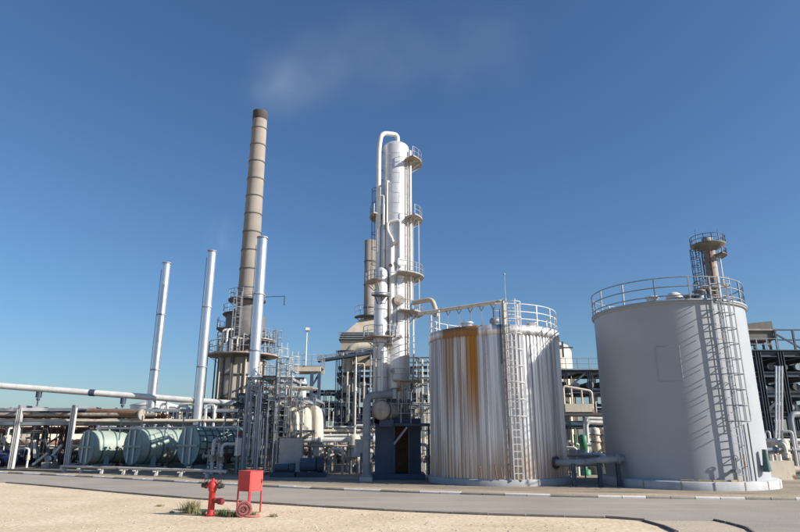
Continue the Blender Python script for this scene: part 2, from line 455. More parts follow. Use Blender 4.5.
# carriageway: from the far kerb to the near sand edge, opening into the side turning on the right
def sheet(P, z): return MB().add([Vector((p.x, p.y, z)) for p in P], [tuple(range(len(P)))])
setting(sheet(NEAR + corner[1:] + [Vector((corner[-1].x + .6, 6, 0)), Vector((34, 6, 0)), Vector((34, FAR[-1].y, 0))] + FAR[::-1], .004), 'road', 'road')
# concrete corner pad of the turning
cp = corner[6:] + [Vector((corner[-1].x + .5, 8, 0))]
cq = [Vector((corner[-1].x + 2.0, 8, 0)), G(775, 560), G(752, 533), G(735, 526), G(716, 521.5), G(690, 521.5)]
setting(sheet(cp + cq, .010), 'pavement', 'pad')
# dirt verge beyond the kerb, then the dark plant yard
verge = [p + Vector((.2, 1.9, 0)) for p in FAR]
setting(strip([p + Vector((0, .12, 0)) for p in FAR], verge, .014), 'verge', 'apron')
yard_back = [Vector((p.x * 1.9, 120, 0)) for p in FAR]
setting(strip(verge, yard_back, .009), 'plant_yard', 'yard')

def kerb_run(name, P, step, w, h, mats, per=1):
    t = bpy.data.objects.new(name, None); COL.objects.link(t); t['kind'] = 'structure'; ORG[t] = Z0.copy()
    L = [0]
    for a, b in zip(P, P[1:]): L.append(L[-1] + (b - a).length)
    meshes = {}
    for m in set(mats):
        mb = MB(); hx = step / 2 - .012
        prof = [(-w / 2, -.05), (-w / 2, h - .03), (-w / 2 + .03, h), (w / 2, h), (w / 2, -.05)]
        vs = [Vector((x, y, z)) for x in (-hx, hx) for y, z in prof]
        n = len(prof); mb.add(vs, [(k, (k + 1) % n, n + (k + 1) % n, n + k) for k in range(n)] + [tuple(range(n - 1, -1, -1)), tuple(range(n, 2 * n))])
        meshes[m] = mesh_of(mb, 'kerb_stone', m, Z0)
    s = step / 2; k = 0; i = 0
    while s < L[-1]:
        while i < len(P) - 2 and L[i + 1] < s: i += 1
        p = P[i].lerp(P[i + 1], (s - L[i]) / (L[i + 1] - L[i])); d = P[i + 1] - P[i]
        o = share(meshes[mats[(k // per) % len(mats)]], 'kerb_stone', t, (p.x, p.y, random.uniform(-.006, .006)), math.atan2(d.y, d.x) + random.uniform(-.008, .008))
        s += step; k += 1
    return t
kerb_run('kerb', FAR[1:], 0.80, .16, .085, ['kerbgrey', 'kerbwhite'], 2)
kerb_run('kerb', NEAR[3:] + corner[1:], 1.0, .08, .05, ['kerbdark'], 1)
kerb_run('kerb', smooth([G(714, 521), G(735, 526), G(752, 533), G(775, 560)]), .5, .08, .05, ['kerbdark'], 1)
# loose stones scattered over the sand
mb = MB()
for k in range(2600):
    px = random.uniform(-20, 760); py = random.uniform(488, 545)
    p = G(px, py); r = random.choice([.01, .014, .018, .03]) * random.uniform(.7, 1.3)
    if py < 486 + max(0, px) * .052 + 6: continue
    if px > 600: continue
    vs = [p + Vector((math.cos(a) * r * random.uniform(.7, 1.3), math.sin(a) * r, random.uniform(0, .004))) for a in (0, 1.3, 2.5, 3.8, 5.1)]
    vs.append(p + Vector((0, 0, r * random.uniform(.5, .9))))
    mb.add(vs, [(0, 1, 5), (1, 2, 5), (2, 3, 5), (3, 4, 5), (4, 0, 5)])
single(mb, 'gravel', 'pad', 'loose pale stones strewn over the sand', 'gravel', (0, 15, 0), None, 'stuff')

# ================================================================ fire hydrant, hose cabinet, hose, weeds
hb = G(210.5, 516); t = thing('fire_hydrant', 'red fire hydrant with dark side couplings standing in the sand', 'hydrant', hb)
x, y = hb.x, hb.y
part(MB().lathe((x, y, 0), [(.0, .03), (.15, .03), (.15, .0), (.15, .05), (.095, .06), (.09, .1), (.085, .62), (.11, .63), (.11, .67), (.085, .68)], 20), 'barrel', 'red', t)
part(MB().lathe((x, y, 0), [(.10, .66), (.12, .70), (.125, .80), (.10, .86), (.06, .89), (.035, .90), (.035, .95), (0, .95)], 20), 'bonnet', 'red', t)
for sg in (-1, 1):
    d = Vector((sg * .94, -.34 * sg if sg < 0 else -.34, 0)).normalized()
    o = part(MB().tube([Vector((x, y, .76)) + d * .08, Vector((x, y, .76)) + d * .2], .055, 12), 'outlet', 'red', t)
    c = Vector((x, y, .76)) + d * .19
    part(MB().tube([c, c + d * .05, c + d * .052, c + d * .15], [.075, .075, .06, .055], 12), 'coupling', 'black', o)
    w2 = c + d * .02 + UP * .12
    part(MB().tube([w2 + Vector((.05 * math.cos(k * .7), -.03, .05 * math.sin(k * .7))) for k in range(9)], .012, 5, closed=True).bar(w2 - UP * .12, w2, .02), 'hand_wheel', 'black', o)
d = Vector((.93, -.36, .0)).normalized()
o = part(MB().tube([Vector((x, y, .38)) + d * .05, Vector((x, y, .38)) + d * .22], .06, 12).tube([Vector((x, y, .45)) + d * .12, Vector((x, y, .36)) + d * .12], .075, 12), 'lower_outlet', 'darkred', t)
part(MB().tube([Vector((x, y, .38)) + d * .22, Vector((x, y, .375)) + d * .36], .085, 12), 'coupling', 'darkred', o)

bb = G(248.5, 512.5); rz = R(58)
t = thing('hose_cabinet', 'faded red metal hose cabinet on four thin legs beside the hydrant', 'hose cabinet', bb)
ca, sa = math.cos(rz), math.sin(rz)
def bx(u, v, z): return Vector((bb.x + u * ca - v * sa, bb.y + u * sa + v * ca, z))
part(MB().box(bx(0, 0, .83), (.50, .46, .52), rz), 'body', 'redfade', t)
part(MB().box(bx(.0, -.234, .83), (.42, .012, .46), rz), 'door', 'redfade', t)
part(MB().add([bx(-.252, -.242, 1.09), bx(.252, -.242, 1.09), bx(.252, .232, 1.10), bx(-.252, .232, 1.10), bx(-.252, -.242, 1.105), bx(.252, -.242, 1.105), bx(.252, .232, 1.115), bx(-.252, .232, 1.115)],
              [(3, 2, 1, 0), (4, 5, 6, 7), (0, 1, 5, 4), (1, 2, 6, 5), (2, 3, 7, 6), (3, 0, 4, 7)]), 'lid', 'redfade', t)
for u in (-.235, .235):
    for v in (-.215, .215): part(MB().box(bx(u, v, .285), (.035, .035, .59), rz), 'leg', 'red', t)
part(MB().box(bx(.19, -.25, .83), (.02, .03, .10), rz), 'handle', 'darkred', t)
hc = G(243.5, 517.5)
t = thing('fire_hose', 'rolled up faded pink fire hose lying under the red cabinet', 'fire hose', hc)
n1 = Vector((.25, -.97, 0)); sd1 = Vector((.97, .25, 0))
for i, rr_ in enumerate((.19, .15, .11, .07)):
    ctr = Vector((hc.x, hc.y, .2)) + n1 * (.015 * (i % 2))
    part(MB().tube([ctr + sd1 * rr_ * math.cos(k * math.pi / 10) + UP * (rr_ * math.sin(k * math.pi / 10)) for k in range(20)], .026, 7, closed=True), 'coil', 'hose' if i % 2 == 0 else 'hosedark', t)
part(MB().tube([Vector((hc.x, hc.y, .2)) - n1 * .07, Vector((hc.x, hc.y, .2)) + n1 * .02], .21, 18), 'backing_coil', 'hosedark', t)
part(MB().tube([Vector((hc.x + .05, hc.y, .03)), Vector((hc.x + .3, hc.y - .06, .03)), Vector((hc.x + .42, hc.y + .05, .03))], .03, 7), 'loose_end', 'hose', t)

def weed(px, py, n, h, spread, m, label):
    c = G(px, py); mb = MB()
    for k in range(n):
        a = random.uniform(0, 6.283); r0 = random.uniform(0, spread); b = c + Vector((math.cos(a) * r0, math.sin(a) * r0 * .7, 0))
        L = h * random.uniform(.4, 1.); ln = random.uniform(.15, .7); a2 = a + random.uniform(-.7, .7)
        w_ = random.uniform(.004, .009); side = Vector((-math.sin(a2), math.cos(a2), 0)) * w_
        m1 = b + Vector((math.cos(a2) * L * ln * .35, math.sin(a2) * L * ln * .35, L * .6)); e = b + Vector((math.cos(a2) * L * ln, math.sin(a2) * L * ln, L))
        mb.add([b - side, b + side, m1 + side * .8, m1 - side * .8, e], [(0, 1, 2, 3), (3, 2, 4)])
    single(mb, 'weed', m, label, 'weed', c)
weed(190, 513.5, 260, .42, .30, 'grassdry', 'tall dry yellowish grass tuft left of the hydrant')
weed(203, 515, 120, .16, .35, 'grassgreen', 'low green weed between the dry tuft and the hydrant')
weed(222, 515.5, 240, .20, .40, 'grassgreen', 'low green weed between the hydrant and the rolled hose')
weed(233, 517, 160, .18, .22, 'grassdry', 'dry weed against the rolled hose')
weed(252, 516.5, 120, .15, .2, 'grassgreen', 'small weed under the cabinet beside its front leg')
weed(273, 517, 90, .10, .14, 'grassdry', 'thin dry weed right of the red cabinet')
weed(160, 506.5, 110, .08, .15, 'grassdry', 'flat dark weed patch alone in the sand')
weed(172, 513, 60, .08, .08, 'grassdry', 'tiny weed in the sand beside the tall dry tuft')

# ================================================================ grey painted tank
C1 = Vector((12.83, 28.85, 0)); R1 = 3.34; H1 = 7.66
t = thing('storage_tank', 'smooth grey painted storage tank with caged ladder and roof guard rail', 'storage tank', C1)
part(MB().lathe(C1, [(3.68, 0), (3.68, .30), (3.62, .34), (0, .34)], 72), 'plinth', 'plinth', t)
for a in (220, 243, 262, 281, 300, 318):
    part(MB().box(pol(C1, 3.685, R(a), .16), (.012, .05, .34), R(a)), 'plinth_joint', 'kerbgrey', t)
zc = [.34, 2.2, 4.05, 5.95, H1]
for i in range(4):
    rr_ = R1 - .004 * i
    part(MB().lathe(C1, [(rr_, zc[i]), (rr_, zc[i + 1])], 96), 'shell_course', 'greypaint', t)
part(MB().lathe(C1, [(R1 - .02, H1 - .07), (R1 + .07, H1 - .07), (R1 + .07, H1), (R1 - .3, H1 + .03), (0, H1 + .35)], 96), 'roof', 'greypaint', t)
a0 = math.atan2(V(652, 335, 26.4).y - C1.y, V(652, 335, 26.4).x - C1.x)
pp = part(MB().lathe(C1, [(R1 + .005, 4.3), (R1 + .005, 5.75)], 10, True, R(236), R(252)), 'patch_plate', 'greypaint', t)
part(MB().tube(arc(C1, R1 + .006, R(236), R(252), 5.75, 10), .014, 5).tube(arc(C1, R1 + .006, R(236), R(252), 4.3, 10), .014, 5).tube([pol(C1, R1 + .006, R(236), 4.3), pol(C1, R1 + .006, R(236), 5.75)], .014, 5).tube([pol(C1, R1 + .006, R(252), 4.3), pol(C1, R1 + .006, R(252), 5.75)], .014, 5), 'weld_bead', 'greypaint', pp)
rail = ring_rail(t, C1, R1 + .03, H1, 1.08, 'greysteel', 0, 2 * math.pi, 15, .026, (1., .62, .25), 72)
part(MB().lathe(C1, [(R1 - .05, H1), (R1 + .1, H1), (R1 + .1, H1 + .09), (R1 + .09, H1 + .09), (R1 + .09, H1)], 72), 'toe_board', 'greysteel', t)
LA = R(281)
lo = Vector((math.cos(LA), math.sin(LA), 0))
ladder(t, pol(C1, R1 + .2, LA, .34), H1 - .34, lo, 'greysteel', .42, 2.3, .40, .024, .62, 1.05)
for z in (1.2, 2.7, 4.2, 5.7, 7.2):
    for s_ in (-.21, .21):
        sv = Vector((-lo.y, lo.x, 0)) * s_
        part(MB().bar(pol(C1, R1, LA, z) + sv, pol(C1, R1 + .2, LA, z) + sv, .03), 'standoff', 'greysteel', t)
# conduit and drain line beside the ladder
pa = R(288); part(MB().tube([pol(C1, R1 + .12, pa, .34), pol(C1, R1 + .12, pa, H1 + .3)], .022, 6), 'conduit', 'greysteel', t)
for k in range(9):
    part(MB().bar(pol(C1, R1, pa, .9 + k * .8), pol(C1, R1 + .12, pa, .9 + k * .8), .03), 'conduit_clip', 'greysteel', t)
pa = R(294); part(MB().tube([pol(C1, R1 + .10, pa, .34), pol(C1, R1 + .10, pa, 2.6)], .03, 6), 'drain_pipe', 'darksteel', t)
# fittings on the roof
def on_roof(px, py, z): return G(px, py, z)
for px, py, r_, h_, m in ((612, 318, .22, .28, 'white'), (632, 312, .28, .2, 'rustypaint'), (653, 306, .24, .42, 'white'), (690, 302, .2, .3, 'rustypaint')):
    p = on_roof(px, py, H1 + .08)
    part(MB().lathe((p.x, p.y, H1), [(r_, .02), (r_, h_), (r_ * 1.25, h_), (r_ * 1.25, h_ + .07), (0, h_ + .1)], 18), 'roof_nozzle', m, t)
p = on_roof(675, 304, H1 + .08)
part(MB().lathe((p.x, p.y, H1), [(.3, .0), (.3, .3)] + [(.36 * math.cos(k * R(15)), .3 + .32 * math.sin(k * R(15))) for k in range(7)], 22), 'breather_dome', 'white', t)
p = on_roof(700, 301, H1 + .1)
part(MB().lathe((p.x, p.y, H1), [(.35, .0), (.35, .12), (.2, .14), (.2, .5), (.27, .5), (.27, .56), (0, .56)], 18), 'roof_manhole', 'greysteel', t)
# anchors and drain at the foot
for a, m in ((247, 'timber'), (257, 'timber'), (266, 'timber'), (277, 'timber')):
    part(MB().box(pol(C1, 3.5, R(a), .375), (.14, .5, .06), R(a)), 'timber_block', m, t)
nz = pol(C1, R1, R(277), .75)
part(MB().tube([nz, nz + Vector((.05, -.35, 0))], .06, 10).tube([nz + Vector((.05, -.33, 0)), nz + Vector((.05, -.38, 0))], .11, 12), 'drain_nozzle', 'greysteel', t)
part(MB().tube([nz + Vector((.05, -.3, 0)), nz + Vector((.05, -.3, .5))], .02, 6).tube([nz + Vector((.05 + .09 * math.cos(k * .7), -.3, .5 + .09 * math.sin(k * .7))) for k in range(9)], .016, 5, closed=True), 'drain_valve', 'darksteel', t)
nz = pol(C1, R1, R(306), .8)
part(MB().tube([nz, nz + Vector((.12, -.25, 0))], .13, 12), 'side_nozzle', 'greysteel', t)
part(MB().tube([nz + Vector((.09, -.2, -.1)), nz + Vector((.09, -.2, .75))], [.16, .09], 10), 'gate_valve', 'tealdark', t)

# ================================================================ corrugated aluminium tank
C2 = Vector((4.72, 30.75, 0)); R2 = 3.22; H2 = 7.0
t = thing('storage_tank', 'corrugated aluminium clad tank with rust stains below its rim', 'storage tank', C2)
part(MB().lathe(C2, [(3.36, 0), (3.36, .26), (3.32, .29), (0, .29)], 72), 'plinth', 'plinth', t)
mb = MB(); NR = 104; prof = []
for k in range(NR):
    b0 = 2 * math.pi * k / NR; st = 2 * math.pi / NR
    for f, dr in ((0, 0), (.60, 0), (.68, .05), (.92, .05)): prof.append((b0 + st * f, dr))
vs = []; NP = len(prof); zs = [.29, .9, 3.4, 6.6]
for z in zs:
    for a, dr in prof: vs.append(pol(C2, R2 - .02 + dr, a, z))
fs = [(i * NP + k, i * NP + (k + 1) % NP, (i + 1) * NP + (k + 1) % NP, (i + 1) * NP + k) for i in range(len(zs) - 1) for k in range(NP)]
part(mb.add(vs, fs), 'corrugated_shell', 'corrugated', t)
part(MB().lathe(C2, [(R2 - .02, 6.56), (R2 + .05, 6.56), (R2 + .05, H2), (R2 - .2, H2 + .01)], 96), 'fascia_band', 'corrugated', t)
part(MB().lathe(C2, [(R2 - .15, H2 - .02), (R2 - .15, H2 + .03), (0, H2 + .3)], 72), 'roof', 'alu', t)
ring_rail(t, C2, R2 - .04, H2, 1.0, 'white', R(-96), R(208), 16, .024, (1., .64, .3), 60)
LA = R(267); lo = Vector((math.cos(LA), math.sin(LA), 0))
ladder(t, pol(C2, R2 + .2, R(276), .29), H2 - .2, Vector((math.cos(R(276)), math.sin(R(276)), 0)), 'white', .42, 2.6, .36, .022, .72, 1.1)
part(MB().bar(pol(C2, R2 + .12, R(270), .6), pol(C2, R2 + .12, R(270), H2 + 1.2), .07), 'gauge_post', 'rustypaint', t)
part(MB().tube([pol(C2, R2 + .1, R(267.5), 5.2), pol(C2, R2 + .1, R(267.5), 7.7)], .02, 6), 'conduit', 'bluesteel', t)
for px, py, r_, h_, m in ((467, 328, .26, .25, 'alu'), (532, 329, .24, .3, 'alu')):
    p = G(px, py, H2 + .05)
    part(MB().lathe((p.x, p.y, H2), [(r_, 0), (r_, h_), (r_ * 1.25, h_), (r_ * 1.25, h_ + .06), (0, h_ + .08)], 18), 'roof_nozzle', m, t)
p = G(495, 329, H2 + .05)
part(MB().lathe((p.x, p.y, H2), [(.3, 0), (.3, .12), (.17, .14), (.17, .35), (.25, .36), (.25, .5), (.17, .58), (0, .62)], 20), 'roof_vent', 'greysteel', t)
for k, a in enumerate((248, 259, 263, 269, 274)):
    part(MB().pipe([pol(C2, R2, R(a), .8 + .1 * (k % 2)), pol(C2, R2 + .16, R(a), .8 + .1 * (k % 2)), pol(C2, R2 + .16, R(a + 1), .35)], .022, 6), 'sample_pipe', 'rustbrown', t)

# line over the corrugated tank, coming from the column
ps = [V(424, 313, 31.2), V(503, 301.5, 28.9)]
t = thing('overhead_pipe', 'pale insulated pipe crossing above the corrugated tank on forked posts', 'pipe', (ps[0].x, ps[0].y, ps[0].z))
part(MB().pipe([V(413, 303, 31.8), V(432, 299, 31.4), V(436, 311, 31.1), V(437, 317, 31.1)], .13, 12, .3), 'elbow_pipe', 'beige', t)
part(MB().pipe([ps[0] + (ps[0] - ps[1]).normalized() * .3, ps[1], ps[1] - UP * 1.2], .11, 12, .2), 'pipe_run', 'cream', t)
for f in (.14, .32, .46, .60, .74, .88):
    q = ps[0].lerp(ps[1], f)
    part(MB().bar((q.x, q.y, H2 + .0), (q.x, q.y, q.z - .3), .05).bar((q.x, q.y, q.z - .32), (q.x - .13, q.y, q.z - .06), .045).bar((q.x, q.y, q.z - .32), (q.x + .13, q.y, q.z - .06), .045), 'support_post', 'greysteel', t)
q = V(505.5, 300, 28.2); single(MB().tube([(q.x, q.y, H2), (q.x, q.y, ZZ(273, 28.2))], [.022, .014], 6).lathe((q.x, q.y, ZZ(275, 28.2)), [(.045, 0), (.05, .06), (0, .1)], 8), 'antenna_pole', 'greysteel', 'thin grey pole rising from the rim of the corrugated tank', 'pole', (q.x, q.y, H2))

# big pipe between both tanks
a = pol(C2, R2, R(312), .95); b = Vector((9.9, 27.2, 1.0))
t = thing('transfer_pipe', 'large grey flanged pipe running low between the two big tanks', 'pipe', (a.x, a.y, 0))
part(MB().pipe([a, a + Vector((.5, -.5, 0)), a + Vector((1.5, -.55, .05)), (8.6, 27.2, 1.1), (10.6, 28.1, 1.15)], .15, 14, .4), 'pipe_run', 'greysteel', t)
d = Vector((.7, -.7, 0)).normalized()
part(MB().tube([a + d * .02, a + d * .1], .27, 16), 'flange', 'darksteel', t)
part(MB().tube([Vector((9.3, 27.52, 1.12)), Vector((9.39, 27.56, 1.12))], .23, 16), 'flange', 'greysteel', t)
for px in (7.4, 8.5, 9.3):
    part(MB().box((px, 27.3, .47), (.16, .16, .94)), 'support', 'bluesteel', t)

# ================================================================ process column
YC = 33.0; CX = XX(395.5, 260, YC); CC = Vector((CX, YC, 0)); RC = .79
def zc_(y): return ZZ(y, YC - .5)
t = thing('distillation_column', 'tall bright aluminium clad process column with platforms on a dark blue pier', 'column', CC)
ztop = zc_(146)
part(MB().lathe(CC, [(RC, zc_(402)), (RC, ztop)] + [(RC * math.cos(k * R(15)), ztop + RC * .55 * math.sin(k * R(15))) for k in range(1, 7)], 40), 'shell', 'white_clad', t)
bm = mesh_of(MB().lathe(Z0, [(RC + .002, -.02), (RC + .012, -.016), (RC + .012, .016), (RC + .002, .02)], 40), 'band', 'alu', Z0)
z = zc_(392)
while z < ztop: share(bm, 'band', t, (CC.x, CC.y, z)); z += .62
sm = mesh_of(MB().box((RC + .004, 0, .31), (.012, .03, .6)), 'sheet_seam', 'alu', Z0); k = 0; z = zc_(392)
while z < ztop - .62:
    for j in range(3): share(sm, 'sheet_seam', t, (CC.x, CC.y, z), R(200 + j * 58 + (29 if k % 2 else 0)))
    z += .62; k += 1
part(MB().lathe(CC, [(RC + .12, zc_(404)), (RC + .12, zc_(401)), (RC, zc_(399))], 40), 'base_ring', 'darksteel', t)
zp = zc_(424)
part(MB().box((XX(384.5, 450, 32.2), 32.6, zp / 2), (.95, 1.3, zp)), 'pier', 'pierblue', t)
part(MB().box((XX(415, 450, 32.2), 32.9, zp / 2), (.62, 1.2, zp)), 'pier', 'pierblue', t)
part(MB().box((XX(398, 450, 32.2), 33.8, zp * .5), (1.9, .4, zp * .99)), 'pier_wall', 'rustbrown', t)
part(MB().box((XX(398, 480, 31.9), 32.9, .14), (2.7, 2.4, .28)), 'footing', 'pierblue', t)
part(MB().box((XX(398, 424, 32.2), 33.0, zp + .14), (2.35, 1.9, .27)), 'cap_slab', 'pierblue', t)
part(MB().lathe(CC, [(RC - .06, zp + .27), (RC - .06, zc_(401))], 32), 'skirt', 'darkfurnace', t)
# platforms (angles: 270 deg faces the road)
for (y, a0, a1, r1, h, n) in ((161, -50, 30, 1.55, .55, 4), (218, -45, 30, 1.55, .55, 4), (215, 150, 215, 1.5, .5, 3), (276, -85, 40, 1.6, .55, 6), (313, -80, 35, 1.55, .5, 5), (382, -95, -5, 1.4, .55, 4), (346, 210, 262, 1.3, .5, 3)):
    platform(t, CC, RC + .02, r1, zc_(y), R(a0), R(a1), 'rustypaint', 'greysteel', h, n)
def cpipe(pts, r, m='white', name='riser_pipe', n=10): return part(MB().pipe(pts, r, n), name, m, t)
def cp(a, off, y): return pol(CC, RC + off, R(a), zc_(y))
cpipe([Vector((CX + .1, YC - .1, ztop + RC * .5)), Vector((CX + .1, YC - .1, ztop + .95)), Vector((CX - .85, YC - .5, ztop + .85)), Vector((CX - .98, YC - .55, ztop - .2)), Vector((CX - .98, YC - .55, zc_(300)))], .14, 'white', 'overhead_pipe', 12)
cpipe([cp(-25, .14, 150), cp(-25, .14, 300)], .085)
cpipe([cp(-42, .12, 158), cp(-42, .12, 380)], .05, 'rustypaint')
cpipe([cp(-8, .2, 215), cp(-8, .2, 390)], .05)
cpipe([cp(222, .12, 205), cp(222, .12, 196), cp(210, .25, 196), cp(210, .25, 183)], .05)
cpipe([cp(222, .12, 205), cp(222, .12, 285)], .07)
cpipe([cp(240, .0, 183), cp(240, .16, 183), cp(240, .16, 225)], .055)
cpipe([cp(286, .1, 262), cp(286, .1, 222), cp(240, .12, 224), cp(240, .12, 232), cp(262, .12, 243), cp(262, .12, 300)], .075)
cpipe([cp(276, .1, 268), cp(276, .1, 330)], .035, 'greysteel')
cpipe([cp(256, .16, 250), cp(256, .16, 345)], .10, 'white')
cpipe([cp(246, .12, 290), cp(246, .12, 350)], .05, 'beige')
cpipe([cp(232, .3, 350), cp(232, .3, 405)], .06, 'beige')
ladder(t, cp(196, .12, 300), zc_(190) - zc_(300), (math.cos(R(196)), math.sin(R(196)), 0), 'darksteel', .32, 1.2, .28, .018, .9, .6)
ladder(t, cp(-6, .55, 310), zc_(218) - zc_(310), (1, -.1, 0), 'white', .26, 2, .26, .016, .9, .3, cage=False)
part(MB().tube([cp(283, 0, 302), cp(283, .22, 302)], .24, 18).tube([cp(283, .16, 302), cp(283, .24, 302)], .3, 18), 'manway', 'rustypaint', t)
part(MB().tube([cp(290, 0, 264), cp(290, .2, 264)], .2, 16).tube([cp(290, .16, 264), cp(290, .22, 264)], .26, 16), 'manway', 'white', t)
for y, a in ((268, 255), (390, 280), (372, 262), (338, 285), (246, 268)):
    part(MB().tube([cp(a, 0, y), cp(a, .25, y)], .06, 10).tube([cp(a, .2, y), cp(a, .27, y)], .11, 10), 'nozzle', 'rustypaint', t)
for y in (150, 168, 178):
    part(MB().bar(cp(192, 0, y), cp(192, .32, y), .035).bar(cp(192, .32, y), cp(192, .32, y) + UP * .3, .03), 'bracket', 'darksteel', t)
part(MB().tube([cp(-15, .35, 160), cp(-15, .35, 145)], .015, 5), 'lightning_rod', 'greysteel', t)
part(MB().tube([cp(205, .5, 214), cp(205, .5, 198)], .015, 5), 'lamp_pole', 'darksteel', t)

# slim vessel strapped to the column's left
SX = XX(380.5, 340, 32.1); SC = Vector((SX, 32.1, 0)); zs_ = lambda y: ZZ(y, 31.8)
t = thing('slim_vessel', 'slim white vertical vessel with two platforms left of the process column', 'vessel', (SX, 32.1, zs_(402)))
part(MB().lathe(SC, [(.36, zs_(402)), (.36, zs_(272)), (.30, zs_(269)), (.14, zs_(266.5)), (0, zs_(266))], 28), 'shell', 'white_clad', t)
bm = mesh_of(MB().lathe(Z0, [(.362, -.02), (.372, -.02), (.372, .02), (.362, .02)], 28), 'band', 'greysteel', Z0)
for k in range(8): share(bm, 'band', t, (SX, 32.1, zs_(395) + k * .9))
platform(t, SC, .37, .86, zs_(282), R(165), R(275), 'rustypaint', 'greysteel', .5, 4)
platform(t, SC, .37, .95, zs_(338), R(175), R(330), 'rustypaint', 'greysteel', .55, 6)
platform(t, SC, .37, .75, zs_(297), R(230), R(320), 'darksteel', 'greysteel', .1, 2)
part(MB().pipe([pol(SC, .45, R(240), zs_(402)), pol(SC, .45, R(240), zs_(345))], .05, 8), 'riser_pipe', 'beige', t)
part(MB().pipe([pol(SC, .46, R(285), zs_(405)), pol(SC, .46, R(285), zs_(352)), pol(SC, .2, R(285), zs_(352))], .07, 8), 'riser_pipe', 'white', t)
ladder(t, pol(SC, .48, R(205), zs_(400)), zs_(338) - zs_(400), (math.cos(R(205)), math.sin(R(205)), 0), 'greysteel', .3, 9, .26, .016, .9, .3, cage=False)
part(MB().box((SX, 32.3, zs_(402) / 2 + 1.2), (.5, .5, .9)), 'support', 'darksteel', t)

# drum in front of the pier with small railed deck
DA = V(380, 410, 31.0); dv = Vector((.35, .94, 0)).normalized()
t = thing('drum', 'dark horizontal drum with rusty round end in front of the process column', 'drum', (DA.x, DA.y, DA.z - .47))
rs = [(-.10, .0), (-.09, .2), (-.05, .36), (0, .46), (1.5, .46)]
mb = MB(); mb.tube([DA + dv * a for a, r in rs], [max(r, .01) for a, r in rs], 24); part(mb, 'shell', 'rustypaint', t)
part(MB().tube([DA + dv * .2, DA + dv * .3], .5, 24), 'flange', 'darksteel', t)
part(MB().box(DA + dv * .9 - UP * .62, (.7, 1.2, .34)), 'saddle', 'pierblue', t)
t = thing('service_deck', 'dark steel service deck with grey guard rail beside the column pier', 'platform', V(410, 424, 31.8))
q0, q1 = V(391, 423, 31.4), V(431, 423, 31.4)
part(MB().box(((q0.x + q1.x) / 2, 31.9, q0.z - .08), (q1.x - q0.x, 1.0, .14)), 'deck', 'bluesteel', t)
line_rail(t, [(q0.x, 31.42, q0.z), (q1.x, 31.42, q0.z)], .95, 'greysteel', .55, .022)
for px in (394, 409, 429):
    part(MB().box((XX(px, 440, 31.8), 31.9, (q0.z - .16) / 2), (.1, .1, q0.z - .16)), 'leg', 'bluesteel', t)
part(MB().bar((XX(394, 440, 31.8), 31.5, .7 + 1.0), (XX(407, 425, 31.8), 31.5, q0.z - .2), .1), 'brace', 'greysteel', t)

q = V(366, 478, 30.9)
t = thing('riser_pipe', 'thick grey pipe rising from the ground and turning toward the drum', 'pipe', (q.x, q.y, 0))
part(MB().pipe([(q.x, q.y, 0), (q.x, q.y, ZZ(396, 30.9)), (XX(391, 396, 31.4), 31.6, ZZ(394, 31.4))], .19, 14, .35, ((0, .06), (0, .5))), 'pipe_run', 'greysteel', t)
part(MB().box((q.x, q.y, .1), (.6, .6, .2)), 'footing', 'concrete', t)

# ================================================================ chimney with cylindrical furnace
YH = 50.0; HX = -12.85; HC = Vector((HX, YH, 0)); zh = lambda y, d=0: ZZ(y, YH - d)
t = thing('furnace_chimney', 'tall tapering concrete coloured chimney on a beige round furnace', 'chimney', HC)
zt = zh(110, .6); zb = zh(306, .8); nseg = 11
def crad(z): return .64 + (.83 - .64) * (zt - z) / (zt - zb)
zz = [zb + (zt - zb) * (k / nseg) for k in range(nseg + 1)]
for k in range(nseg):
    part(MB().lathe(HC, [(crad(zz[k]), zz[k] + .03), (crad(zz[k + 1]), zz[k + 1] - .03)], 32), 'chimney_section', 'chimney_con', t)
    part(MB().lathe(HC, [(crad(zz[k]) - .02, zz[k] - .05), (crad(zz[k]) + .045, zz[k] - .05), (crad(zz[k]) + .045, zz[k] + .05), (crad(zz[k]) - .02, zz[k] + .05)], 32), 'ring_flange', 'darkfurnace', t)
part(MB().lathe(HC, [(.655, zt - .75), (.668, zt - .74), (.67, zt - .04), (.67, zt + .12), (.58, zt + .12), (.56, zt - 1)], 32), 'chimney_rim', 'soot', t)
part(MB().lathe(HC, [(.85, zb + .1), (.95, zh(309)), (1.62, zh(318)), (1.62, zh(342)), (1.3, zh(346)), (1.3, zh(372))], 32), 'hood', 'darkfurnace', t)
FR = 1.86; zf = zh(357, FR)
part(MB().lathe(HC, [(FR, .3), (FR, zf), (1.2, zf + .25)], 40), 'furnace_shell', 'furnace', t)
for a in (205, 235, 262, 290, 318, 345):
    part(MB().box(pol(HC, FR + .06, R(a), zf / 2), (.14, .12, zf), R(a)), 'furnace_rib', 'darkfurnace', t)
for y in (374, 398):
    part(MB().lathe(HC, [(FR, zh(y, FR) - .06), (FR + .09, zh(y, FR) - .06), (FR + .09, zh(y, FR) + .06), (FR, zh(y, FR) + .06)], 40), 'furnace_band', 'darkfurnace', t)
a, b = pol(HC, FR + .1, R(235), zh(402, FR)), pol(HC, FR + .1, R(300), zh(384, FR))
part(MB().bar(pol(HC, FR + .35, R(238), zh(398, FR)), pol(HC, FR + .35, R(300), zh(384, FR)), .12), 'brace', 'darksteel', t)
part(MB().lathe(HC, [(FR - .02, zf - .1), (FR - .02, zh(351, 2.4))], 40), 'furnace_collar', 'darkfurnace', t)
platform(t, HC, FR + .01, FR + 1.0, zh(353, 2.4), R(0), R(359.9), 'rustypaint', 'greysteel', .95, 22, .12, .025, (1., .5))
platform(t, HC, .9, 1.55, zh(298, 1.4), R(0), R(359.9), 'darksteel', 'greysteel', .75, 12, .14, .022, (1., .5))
platform(t, HC, 1.5, 1.9, zh(312, 1.6), R(130), R(260), 'darksteel', 'greysteel', .7, 5)
